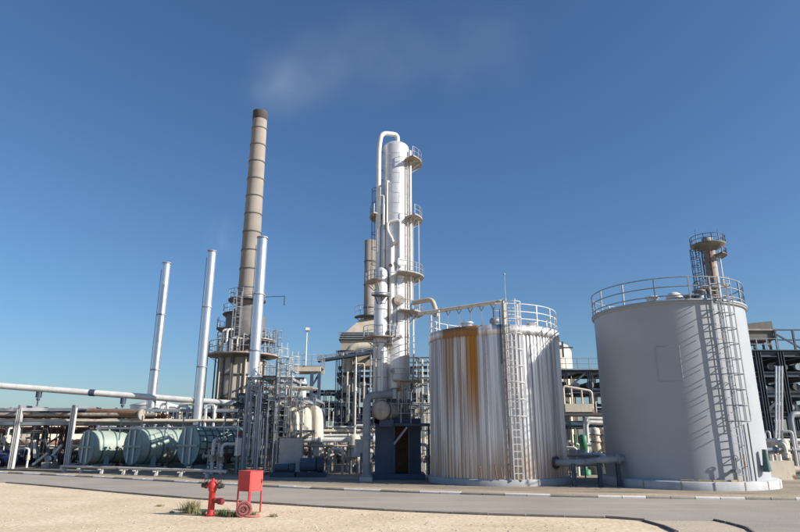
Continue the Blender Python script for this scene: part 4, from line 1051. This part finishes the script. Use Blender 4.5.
for px, w_, h_, lab in ((284, 1.1, .5, 'low dark blue pump skid below the service tower ladder'), (311, 1.3, .85, 'dark blue pump skid below the three cream ducts')):
    q = G(px, 477); t = thing('pump_skid', lab, 'pump', (q.x, q.y, 0))
    part(MB().box((q.x, q.y, .12), (w_ * 1.25, .8, .24)), 'base', 'bluesteel', t)
    part(MB().tube([(q.x - w_ * .45, q.y, .24 + h_ * .45), (q.x + w_ * .2, q.y, .24 + h_ * .45)], h_ * .42, 14), 'motor', 'pierblue', t)
    part(MB().tube([(q.x + w_ * .25, q.y, .24 + h_ * .45), (q.x + w_ * .5, q.y, .24 + h_ * .45)], h_ * .5, 14), 'casing', 'bluesteel', t)
# dark rack closing the view behind the service tower
xsK = [XX(p, 430, 46) for p in (240, 258, 276, 294, 312)]; zK = lambda y: ZZ(y, 46)
frame('steel_rack', 'dark steel rack standing between the service tower and the furnace', xsK, [45.0, 46.8], [zK(452), zK(436), zK(420), zK(406), zK(394)], 'bluesteel', .22, .2, None, ((1, 45.0, zK(436), zK(420)), (3, 45.0, zK(420), zK(406))), 'steel rack')
for i, y in enumerate((452, 436, 420, 406)):
    rack_pipes(xsK[0], xsK[-1], 45.1, 46.7, zK(y), 5, 'in the dark rack behind the service tower', 'pipes in the rack behind the service tower', ['bluesteel', 'darksteel', 'darksteel', 'greysteel', 'rustbrown'], .15, 110 + i)
exchangers(xsK[0], xsK[-1], 45.1, zK(436), 8, 'bluesteel', 'dark blue exchanger behind the service tower', .3, 1.5, 31)
exchangers(xsK[0], xsK[-1], 45.1, zK(406), 8, 'darksteel', 'dark grey exchanger behind the service tower', .26, 1.5, 32)
# three cream ducts bending down
for k, (px, Y) in enumerate(((291, 37.6), (303, 38.0), (314.5, 38.4))):
    p = V(px, 411, Y)
    single(MB().pipe([(p.x - 1.1, Y + 2.4, p.z), (p.x - .25, Y + .4, p.z), (p.x + .15, Y - .2, p.z - .1), (p.x + .25, Y - .3, ZZ(438, Y))], .40, 18, .65), 'bent_duct', 'cream', ['fat cream duct bending down, the one touching the service tower', 'fat cream duct bending down between its two look-alikes', 'fat cream duct bending down, the one next to the low white pipes'][k], 'duct', (p.x, Y, p.z), 'fat cream bent ducts')
p = V(301.5, 400, 42)
t = thing('upright_vessel', 'white upright vessel with domed top above the cream ducts', 'vessel', p)
part(MB().lathe((p.x, p.y, 0), [(.16, ZZ(402, 42)), (.3, ZZ(399, 42)), (.3, ZZ(382, 42)), (.22, ZZ(379, 42)), (0, ZZ(378, 42))], 20), 'shell', 'white', t)
part(MB().lathe((p.x, p.y, 0), [(.3, ZZ(386, 42)), (.35, ZZ(386, 42)), (.35, ZZ(384, 42)), (.3, ZZ(384, 42))], 20), 'flange', 'bluesteel', t)
part(MB().box((p.x, p.y, ZZ(404, 42) - .2), (.5, .5, .5)), 'support', 'rustypaint', t)
# raised walkway with lamp
YW = 44.0; zW = lambda y: ZZ(y, YW); xa, xb = XX(293, 366, YW), XX(321, 366, YW)
t = thing('raised_walkway', 'cream raised walkway girder with guard rail on dark blue legs', 'walkway', ((xa + xb) / 2, YW, 0))
part(MB().box(((xa + xb) / 2, YW, zW(369)), (xb - xa, .2, .34)), 'girder', 'cream', t)
part(MB().box(((xa + xb) / 2, YW + 2, zW(369)), (xb - xa, .2, .34)), 'girder', 'beige', t)
part(MB().box(((xa + xb) / 2, YW + 1, zW(366.2)), (xb - xa, 2.2, .08)), 'deck', 'greysteel', t)
line_rail(t, [(xa, YW - .08, zW(366)), (xb, YW - .08, zW(366)), (xb, YW + 2, zW(366))], .8, 'greysteel', .7, .022)
for px in (311, 318.5):
    part(MB().box((XX(px, 400, YW), YW, zW(371.5) / 2), (.22, .22, zW(371.5))), 'leg', 'pierblue', t)
part(MB().bar((XX(311, 385, YW), YW, zW(388)), (XX(318.5, 374, YW), YW, zW(375)), .12), 'brace', 'pierblue', t)
ladder(t, (xa + .2, YW - .4, zW(398)), zW(366) - zW(398), (0, -1, 0), 'white', .42, .6, .36, .022, .55, 1.0)
ladder(t, (xa - .6, YW - .4, zW(398)), zW(352) - zW(398), (0, -1, 0), 'white', .42, .6, .36, .022, .55, .6)
def lamp_post(px, yb, yt, Y, label, z0=None, m='white'):
    x_ = XX(px, yt, Y); zb = ZZ(yb, Y) if z0 is None else z0; z1 = ZZ(yt, Y)
    t = thing('lamp_post', label, 'lamp post', (x_, Y, zb))
    part(MB().tube([(x_, Y, zb), (x_, Y, z1)], [.05, .035], 8), 'pole', m, t)
    h = part(MB().box((x_ + .05, Y - .06, z1 + .12), (.34, .22, .26)), 'lamp_head', 'greysteel', t)
    part(MB().box((x_ + .05, Y - .18, z1 + .12), (.28, .02, .2)), 'lens', 'lampglass', h)
lamp_post(307, 366, 331, YW - .12, 'white pole lamp on the raised walkway', zW(366))
lamp_post(765.5, 347, 327, 41.2, 'white pole lamp on the rack right of the grey tank')

# ================================================================ racks between the tanks and to the right
YB = 50.0; zb_ = lambda y: ZZ(y, YB); xsB2 = [XX(p, 410, YB) for p in (545, 568, 592, 616, 640)]
t = frame('steel_rack', 'dark steel rack with railed top deck behind the gap of the two tanks', xsB2, [YB, 55], [zb_(425), zb_(408), zb_(390), zb_(370)], 'bluesteel', .26, .26, None, ((1, YB, zb_(390), zb_(370)),), 'steel rack')
part(MB().box(((xsB2[0] + xsB2[-1]) / 2, YB + 2.4, zb_(369.4)), (xsB2[-1] - xsB2[0], 5.2, .12)), 'deck', 'greysteel', t)
line_rail(t, [(xsB2[0], YB - .1, zb_(369)), (xsB2[-1], YB - .1, zb_(369))], .85, 'greysteel', .9, .024)
for i, y in enumerate((425, 408, 390)):
    rack_pipes(xsB2[0], xsB2[-1], YB + .2, 54.8, zb_(y), 5, 'in the dark rack behind the gap of the tanks', 'pipes in the middle dark rack', BM, .2, 60 + i)
exchangers(xsB2[0], xsB2[-1], YB + .3, zb_(390), 7, 'bluesteel', 'dark blue exchanger under the railed deck', .26, 3, 6)
p = V(563, 353, 51); t = thing('floodlight', 'small dark floodlight on a bracket above the middle rack', 'floodlight', p)
part(MB().box((p.x, p.y, p.z + .3), (.14, .14, 1.3)), 'bracket', 'bluesteel', t); part(MB().box((p.x + .4, p.y, p.z + .45), (.9, .16, .1)), 'arm', 'bluesteel', t); part(MB().box((p.x - .25, p.y, p.z + .5), (.4, .3, .3)), 'lamp_head', 'darksteel', t)
q = V(554, 352, 58); t = thing('rear_tank', 'cream domed tank top peeping out behind the corrugated tank', 'tank', (q.x, 58, 0))
part(MB().lathe((q.x, 58, 0), [(1.6, .0), (1.6, ZZ(352, 58)), (1.3, ZZ(346, 58)), (.7, ZZ(343, 58)), (0, ZZ(342, 58))], 28), 'shell', 'cream', t)
# stair with white rail frame in the gap
YS = 40.0; zS = lambda y: ZZ(y, YS)
t = thing('rail_frame', 'cream pipe railing frame on a platform in the gap between the tanks', 'railing', V(580, 412, YS))
fa, fb = V(563, 386, YS), V(591.5, 391, YS)
part(MB().pipe([fa - UP * 1.7, fa, fb, fb - UP * 1.5], .075, 8, .2), 'top_pipe', 'cream', t)
for f in (.28, .64): q = fa.lerp(fb, f); part(MB().tube([q, q - UP * 1.5], .06, 8), 'post', 'cream', t)
fa2 = fa - UP * 1.1; part(MB().tube([fa - UP * 1.15, fb - UP * 1.0], .05, 8), 'mid_pipe', 'cream', t)
part(MB().box(((fa.x + fb.x) / 2, YS, zS(408)), (fb.x - fa.x, .3, .5)), 'kick_plate', 'cream', t)
part(MB().box(((fa.x + fb.x) / 2 + .8, YS + 1.2, zS(414)), (fb.x - fa.x + 3.2, 2.6, .18)), 'deck', 'darksteel', t)
for px in (566, 587, 608): part(MB().box((XX(px, 440, YS), YS + .3, zS(415) / 2), (.15, .15, zS(415))), 'leg', 'greysteel', t)
line_rail(t, [(fb.x + .2, YS - .05, zS(413)), (fb.x + 2, YS - .05, zS(413))], .7, 'white', .45, .025)
for k, (y, r_, Y) in enumerate(((418, .09, 38.5), (422, .12, 38.0), (428, .06, 38.2), (434, .08, 38.6))):
    a, b = V(586, y, Y), V(618, y + 1.5, Y)
    single(MB().pipe([a - UP * 1.2, a, b], r_, 8), 'pipe', 'white', 'white pipe bending down in the gap between the tanks', 'pipe', a, 'white pipes in the tank gap')
for k, px in enumerate((597.5, 606)):
    q = V(px, 458, 36.5); t = thing('cream_vessel', 'slim cream vessel with ring flanges in the gap between the tanks', 'vessel', (q.x, 36.5, 0), 'slim cream vessels in the tank gap')
    part(MB().lathe((q.x, 36.5, 0), [(.2, 0), (.2, .8), (.28, .9), (.28, 2.4), (.2, 2.55), (0, 2.6)], 18), 'shell', 'cream', t)
    for z in (1.2, 1.8, 2.2): part(MB().lathe((q.x, 36.5, z), [(.28, -.04), (.34, -.04), (.34, .04), (.28, .04)], 18), 'flange', 'rustypaint', t)
q = V(583, 440, 35.5); t = thing('green_pump', 'dark green upright pump in the gap between the tanks', 'pump', (q.x, 35.5, 0))
part(MB().lathe((q.x, 35.5, 0), [(.3, 0), (.3, .3), (.12, .35), (.12, 1.3), (.22, 1.35), (.22, 2.1), (.1, 2.2), (0, 2.2)], 16), 'body', 'green', t)
part(MB().pipe([(q.x, 35.3, 1.0), (q.x - .5, 35.3, 1.0), (q.x - .5, 35.3, 2.2)], .07, 8), 'outlet_pipe', 'green', t)
q = G(577, 478); t = thing('panel_board', 'pale panel board on legs behind the low grey pipe', 'panel', (XX(577, 462, 33), 33, 0)); x_ = XX(577, 462, 33)
for k in range(2): part(MB().box((x_ - .2 + k * .42, 33, 1.0), (.38, .06, .85)), 'panel', 'white', t)
part(MB().box((x_ - .38, 33.06, .6), (.06, .06, 1.2)), 'leg', 'greysteel', t); part(MB().box((x_ + .4, 33.06, .6), (.06, .06, 1.2)), 'leg', 'greysteel', t)
a, b = V(565, 455.5, 32.5), V(600, 455.5, 32.5)
t = thing('guard_rail', 'cream pipe barrier behind the big grey transfer pipe', 'railing', (a.x, a.y, 0))
part(MB().pipe([(a.x, a.y, 0), a, b, (b.x, b.y, 0)], .06, 8), 'top_rail', 'cream', t); part(MB().tube([a - UP * .5, b - UP * .5], .04, 8), 'mid_rail', 'cream', t)
q = V(604, 457, 33); single(MB().pipe([(q.x - 1.2, 33, q.z), (q.x + .1, 33, q.z), (q.x + .2, 33, .2)], .22, 14, .4), 'elbow_pipe', 'alu', 'short silver elbow pipe ending at the grey tank', 'pipe', q)

YR = 41.0; zR = lambda y: ZZ(y, YR); xsR = [XX(p, 400, YR) for p in (742, 764, 787, 812, 840)]
t = frame('steel_rack', 'massive dark steel rack with several levels right of the grey tank', xsR, [YR, 46], [zR(436), zR(412), zR(392), zR(372), zR(352)], 'bluesteel', .34, .34, None, ((1, YR, zR(412), zR(392)),), 'steel rack')
for i, y in enumerate((436, 412, 392, 372)):
    rack_pipes(xsR[0], xsR[-1], YR + .2, 45.8, zR(y), 5, 'in the massive dark rack', 'pipes in the massive dark rack', BM + ['white'], .22, 70 + i)
exchangers(xsR[0], xsR[-1], YR + .3, zR(372), 7, 'darksteel', 'dark exchanger high in the massive rack', .2, 3, 2)
exchangers(xsR[0], xsR[-1], YR + .3, zR(412), 7, 'beige', 'beige exchanger low in the massive rack', .17, 3, 12)
exchangers(xsR[0], xsR[-1], YR + .3, zR(392), 6, 'bluesteel', 'dark blue exchanger midway in the massive rack', .2, 3, 22)
deck(t, xsR[0], xsR[-1], YR - .2, 46, zR(351), 'bluesteel', False)
line_rail(t, [(xsR[2] - .1, YR - .1, zR(350)), (xsR[-1], YR - .1, zR(350))], 1.35, 'bluesteel', 1.3, .05)
part(MB().bar((xsR[2], YR - .1, zR(335)), (xsR[3], YR - .1, zR(350)), .1), 'brace', 'bluesteel', t)
xa, xb = XX(744, 335, YR), XX(774, 335, YR)
t = thing('air_cooler', 'dark boxy air cooler with sloping top on the massive rack', 'air cooler', ((xa + xb) / 2, YR + 1, zR(350)))
part(MB().add([(xa, YR, zR(340)), (xb, YR, zR(340)), (xb, YR + 3, zR(340)), (xa, YR + 3, zR(340)), (xa, YR, zR(324)), (xb, YR, zR(321)), (xb, YR + 3, zR(321)), (xa, YR + 3, zR(324))], [(3, 2, 1, 0), (4, 5, 6, 7), (0, 1, 5, 4), (1, 2, 6, 5), (2, 3, 7, 6), (3, 0, 4, 7)]), 'casing', 'darkfurnace', t)
part(MB().box(((xa + xb) / 2, YR + 1.4, zR(330)), (xb - xa + .16, 3.1, .1)), 'rib', 'rustypaint', t)
for px in (748, 757, 766, 773): part(MB().box((XX(px, 345, YR), YR + .3, (zR(350) + zR(340)) / 2), (.12, .12, zR(340) - zR(350))), 'leg', 'darksteel', t)
line_rail(t, [(xa, YR - .15, zR(350)), (xb, YR - .15, zR(350))], .75, 'greysteel', .8, .025)
for k, px in enumerate((776, 779, 782)):
    single(MB().pipe([V(px, 445, 39.5), V(px, 366, 39.5)], .06, 8), 'riser', 'alu', 'one of three parallel silver risers in front of the massive rack', 'pipe', V(px, 445, 39.5), 'three parallel silver risers')
q = V(789.5, 414, 36); single(MB().pipe([(q.x, 36, 0), q, q + Vector((2.2, .3, 0))], .16, 12, .4), 'portal_pipe', 'greysteel', 'grey portal pipe standing in front of the massive rack', 'pipe', (q.x, 36, 0))
for k, (y, r_, Y, m, nm) in enumerate(((440.5, .11, 36.5, 'white', 'white'), (450, .13, 35, 'greysteel', 'grey'), (470, .2, 33.0, 'beige', 'thick beige'), (478.5, .22, 32.6, 'darksteel', 'thick dark'))):
    a, b = V(766, y, Y), V(830, y, Y)
    single(MB().pipe([a, b], r_, 12, None, ((0, .15), (0, .4))), 'pipe', m, nm + ' horizontal pipe right of the grey tank', 'pipe', a)
q = V(768, 470, 32); t = thing('valve_pit', 'cream concrete block with pipe stubs right of the grey tank', 'valve pit', (q.x + .3, 32, 0))
part(MB().box((q.x + .4, 32.2, .45), (1.6, .9, .9)), 'block', 'cream', t)
for k in range(3): part(MB().tube([(q.x + k * .4, 32.2, .9), (q.x + k * .4, 32.2, 1.2)], .09, 10), 'pipe_stub', 'white', t)

# ================================================================ far tower behind the grey tank
YV = 70.0; vx = (XX(716, 296, YV) + XX(707, 245, YV)) / 2; VC = Vector((vx, YV, 0)); zV = lambda y: ZZ(y, YV)
t = thing('flare_tower', 'rust stained pale stack with round railed platform seen above the grey tank', 'tower', VC)
part(MB().lathe(VC, [(.72, 2), (.72, zV(250)), (.5, zV(246)), (.5, zV(238))], 24), 'stack', 'rustypaint', t)
d = part(MB().lathe(VC, [(.75, zV(251)), (1.9, zV(246.5)), (1.95, zV(245.8)), (1.95, zV(245)), (.5, zV(245))], 32), 'platform', 'darkfurnace', t)
ring_rail(d, VC, 1.9, zV(245), .95, 'darksteel', 0, 2 * math.pi, 14, .035, (1., .5), 30)
part(MB().lathe(VC, [(.62, zV(245)), (.62, zV(238.5)), (0, zV(237.5))], 20), 'tip', 'rustypaint', t)
ladder(t, (vx - 1.6, YV - .4, zV(300)), zV(250) - zV(300), (-1, -.3, 0), 'bluesteel', .5, 1, .5, .045, 1.0, .3)
part(MB().tube([(vx - 1.2, YV - .7, zV(300)), (vx - 1.2, YV - .7, zV(252))], .12, 8), 'riser_pipe', 'pierblue', t)
part(MB().tube([(vx + .95, YV - .5, zV(300)), (vx + .95, YV - .5, zV(252))], .09, 8), 'riser_pipe', 'white', t)
part(MB().tube([(vx - .35, YV - .85, zV(300)), (vx - .35, YV - .85, zV(252))], .1, 8), 'riser_pipe', 'rustbrown', t)
platform(t, VC, .75, 1.9, zV(257), R(-70), R(20), 'darksteel', 'darksteel', .7, 4, .1, .035)
platform(t, VC, .75, 2.2, zV(290), R(150), R(290), 'rustypaint', 'greysteel', .9, 6, .1, .035)
for dx in (-1.3, 1.4): part(MB().tube([(vx + dx, YV, zV(243)), (vx + dx, YV, zV(229))], .03, 5), 'lightning_rod', 'darksteel', t)

# ================================================================ far things on the left
def far_tank(px, Y, r, ytop, label, m):
    x_ = XX(px, 430, Y); z1 = ZZ(ytop, Y); t = thing('far_tank', label, 'storage tank', (x_, Y, 0))
    n = 4
    for k in range(n): part(MB().lathe((x_, Y, 0), [(r, z1 * k / n), (r, z1 * (k + 1) / n - .02)], 40), 'shell_course', m, t)
    part(MB().lathe((x_, Y, 0), [(r + .05, z1 - .02), (r + .05, z1 + .08), (0, z1 + .8)], 40), 'roof', m, t)
    part(MB().lathe((x_, Y, z1 * .35), [(r + .01, 0), (r + .06, 0), (r + .06, .5), (r + .01, .5)], 40), 'painted_band', 'rustbrown', t)
far_tank(44, 75, 4.5, 424, 'cream tank with brown band seen through the light grey rack', 'cream')
far_tank(152, 72, 2.6, 406, 'pale tank standing behind the shortest silver stack', 'white')
far_tank(8, 85, 3.0, 430, 'dark low tank beyond the blue car', 'darksteel')
far_tank(112, 80, 4.6, 424, 'pale far tank behind the first teal tank', 'white')
x0, x1 = XX(-40, 440, 95), XX(130, 440, 95)
t = thing('far_shed', 'long low grey shed far behind the rack', 'shed', ((x0 + x1) / 2, 95, 0))
part(MB().box(((x0 + x1) / 2, 95, 1.7), (x1 - x0, 6, 3.4)), 'wall', 'beige', t); part(MB().box(((x0 + x1) / 2, 95, 3.5), (x1 - x0 + .6, 6.6, .2)), 'roof', 'rustypaint', t)
zl = random.Random(77)
t = frame('low_rack', 'low dark steel rack in the shade behind the light grey rack', [XX(p, 440, 49) for p in (-20, 10, 40, 70, 100, 130, 160, 190, 220)], [48.5, 52], [ZZ(452, 49), ZZ(431, 49), ZZ(413, 49)], 'darksteel', .25, .2, None, ((2, 48.5, ZZ(452, 49), ZZ(431, 49)), (1, 48.5, ZZ(431, 49), ZZ(452, 49))), 'steel rack')
xa, xb = XX(-20, 440, 49), XX(235, 440, 49)
for i, y in enumerate((452, 431, 413)):
    rack_pipes(xa, xb, 48.8, 51.8, ZZ(y, 49), 5, 'in the low dark rack behind the teal tanks', 'pipes in the low rear rack', ['darksteel', 'greysteel', 'rustbrown', 'cream', 'bluesteel', 'white'], .2, 80 + i)
exchangers(xa, XX(75, 440, 49), 48.3, .1, 6, 'bluesteel', 'dark blue exchanger on the ground behind the light grey rack', .45, 3, 3)
risers((0, 72), 46.6, .1, zt_, 12, 'behind the light grey rack', 'risers behind the light grey rack', ['darksteel', 'greysteel', 'rustbrown', 'white'], 44)
risers((150, 240), 45.0, 2.0, ZZ(409, 45), 14, 'behind the teal tanks', 'risers behind the teal tanks', ['white', 'cream', 'greysteel', 'alu'], 45)
# sloping conveyor-like braces behind the rack
for k, (xa_, ya_, xb_, yb_) in enumerate(((33, 465, 48, 453), (43, 466, 62, 445), (35, 458, 35, 440))):
    single(MB().bar(V(xa_, ya_, 45.6), V(xb_, yb_, 45.6), .22, .16), 'brace', 'white', 'pale diagonal brace low behind the light grey rack' if k < 2 else 'short pale upright behind the light grey rack', 'brace', V(xa_, ya_, 45.6), 'pale braces behind the left rack' if k < 2 else None)

# blue car at the left edge
cx_, cy_ = XX(-12, 462, 46.5), 46.5
t = thing('parked_car', 'dark blue car parked beside the light grey rack post', 'car', (cx_, cy_, 0))
prof = [(-2.1, .35), (2.05, .35), (2.1, .62), (1.95, .82), (1.05, .95), (.45, 1.42), (-1.15, 1.45), (-1.85, .98), (-2.1, .85)]
vs = []
for yy, k in ((-.82, 1), (.82, 1)):
    for x_, z_ in prof: vs.append((cx_ + x_, cy_ + yy * (1 if z_ < 1.1 else .82), z_))
n = len(prof)
part(MB().add(vs, [tuple(range(n)), tuple(range(2 * n - 1, n - 1, -1))] + [(k, k + n, (k + 1) % n + n, (k + 1) % n) for k in range(n)]), 'body', 'carblue', t)
part(MB().add([(cx_ + .98, cy_ - .7, .99), (cx_ + .98, cy_ + .7, .99), (cx_ + .5, cy_ + .62, 1.39), (cx_ + .5, cy_ - .62, 1.39)], [(0, 1, 2, 3)]).add([(cx_ + 1.0, cy_ - .84, .98), (cx_ + .4, cy_ - .72, 1.38), (cx_ - 1.1, cy_ - .72, 1.4), (cx_ - 1.6, cy_ - .84, .98)], [(0, 1, 2, 3)]), 'window', 'glass', t)
for sx in (-1.3, 1.3):
    for sy in (-.8, .8):
        w_ = part(MB().tube([(cx_ + sx, cy_ + sy - .1, .32), (cx_ + sx, cy_ + sy + .1, .32)], .32, 18), 'wheel', 'tyre', t)
        part(MB().tube([(cx_ + sx, cy_ + sy - .12, .32), (cx_ + sx, cy_ + sy + .12, .32)], .19, 14), 'rim', 'alu', w_)
for sy in (-.6, .6): part(MB().box((cx_ + 2.0, cy_ + sy, .72), (.14, .32, .14)), 'headlight', 'lampglass', t)

# ================================================================ smoke
def smoke_mat(dens, seed):
    m = bpy.data.materials.new('smoke'); m.use_nodes = True; n = m.node_tree.nodes; l = m.node_tree.links
    for q in list(n):
        if q.type == 'BSDF_PRINCIPLED': n.remove(q)
    out = [q for q in n if q.type == 'OUTPUT_MATERIAL'][0]
    pv = n.new('ShaderNodeVolumePrincipled'); pv.inputs['Color'].default_value = (.88, .97, 1, 1); l.new(pv.outputs[0], out.inputs['Volume'])
    tc = n.new('ShaderNodeTexCoord'); ln = n.new('ShaderNodeVectorMath'); ln.operation = 'LENGTH'; l.new(tc.outputs['Object'], ln.inputs[0])
    fr = n.new('ShaderNodeMapRange'); fr.interpolation_type = 'SMOOTHSTEP'; fr.inputs['From Min'].default_value = 1; fr.inputs['From Max'].default_value = .1; l.new(ln.outputs['Value'], fr.inputs['Value'])
    t = n.new('ShaderNodeTexNoise'); t.inputs['Scale'].default_value = 1.6; t.inputs['Detail'].default_value = 3
    mp = n.new('ShaderNodeMapping'); mp.inputs['Location'].default_value = (seed, 0, 0); l.new(tc.outputs['Object'], mp.inputs[0]); l.new(mp.outputs[0], t.inputs['Vector'])
    nr = n.new('ShaderNodeMapRange'); nr.inputs['From Min'].default_value = .4; nr.inputs['From Max'].default_value = .7; nr.inputs['To Min'].default_value = .15; l.new(t.outputs['Fac'], nr.inputs['Value'])
    a = n.new('ShaderNodeMath'); a.operation = 'MULTIPLY'; l.new(fr.outputs[0], a.inputs[0]); l.new(nr.outputs[0], a.inputs[1])
    b = n.new('ShaderNodeMath'); b.operation = 'MULTIPLY'; l.new(a.outputs[0], b.inputs[0]); b.inputs[1].default_value = dens; l.new(b.outputs[0], pv.inputs['Density'])
    return m
ball = MB().lathe(Z0, [(max(.001, math.sin(k * math.pi / 10)), -math.cos(k * math.pi / 10)) for k in range(11)], 16)
for k, (px, py, Y, rx, rz_, tilt, dn) in enumerate(((276, 86, 51, 4.2, 4.6, 0, .045), (296, 74, 54, 6.6, 6.2, -10, .03), (365, 58, 60, 10.5, 7, -6, .016), (460, 52, 70, 14, 8, 0, .009), (222, 238, 46, 1.9, 2.6, 0, .06))):
    p = V(px, py, Y); me = mesh_of(ball, 'smoke_puff', 'soot', Z0); me.materials.clear(); me.materials.append(smoke_mat(dn, k * 3.7))
    o = bpy.data.objects.new('smoke_puff', me); COL.objects.link(o); o.location = p; o.scale = (rx, rx * .8, rz_); o.rotation_euler = (0, R(tilt), 0)
    tag(o, ['thin pale smoke hanging over the chimney mouth', 'thin smoke drifting right of the chimney mouth', 'fainter smoke above the process column', 'faintest broad smoke veil high right of the column', 'small faint smoke wisp between silver stack and chimney'][k], 'smoke', None, 'stuff')
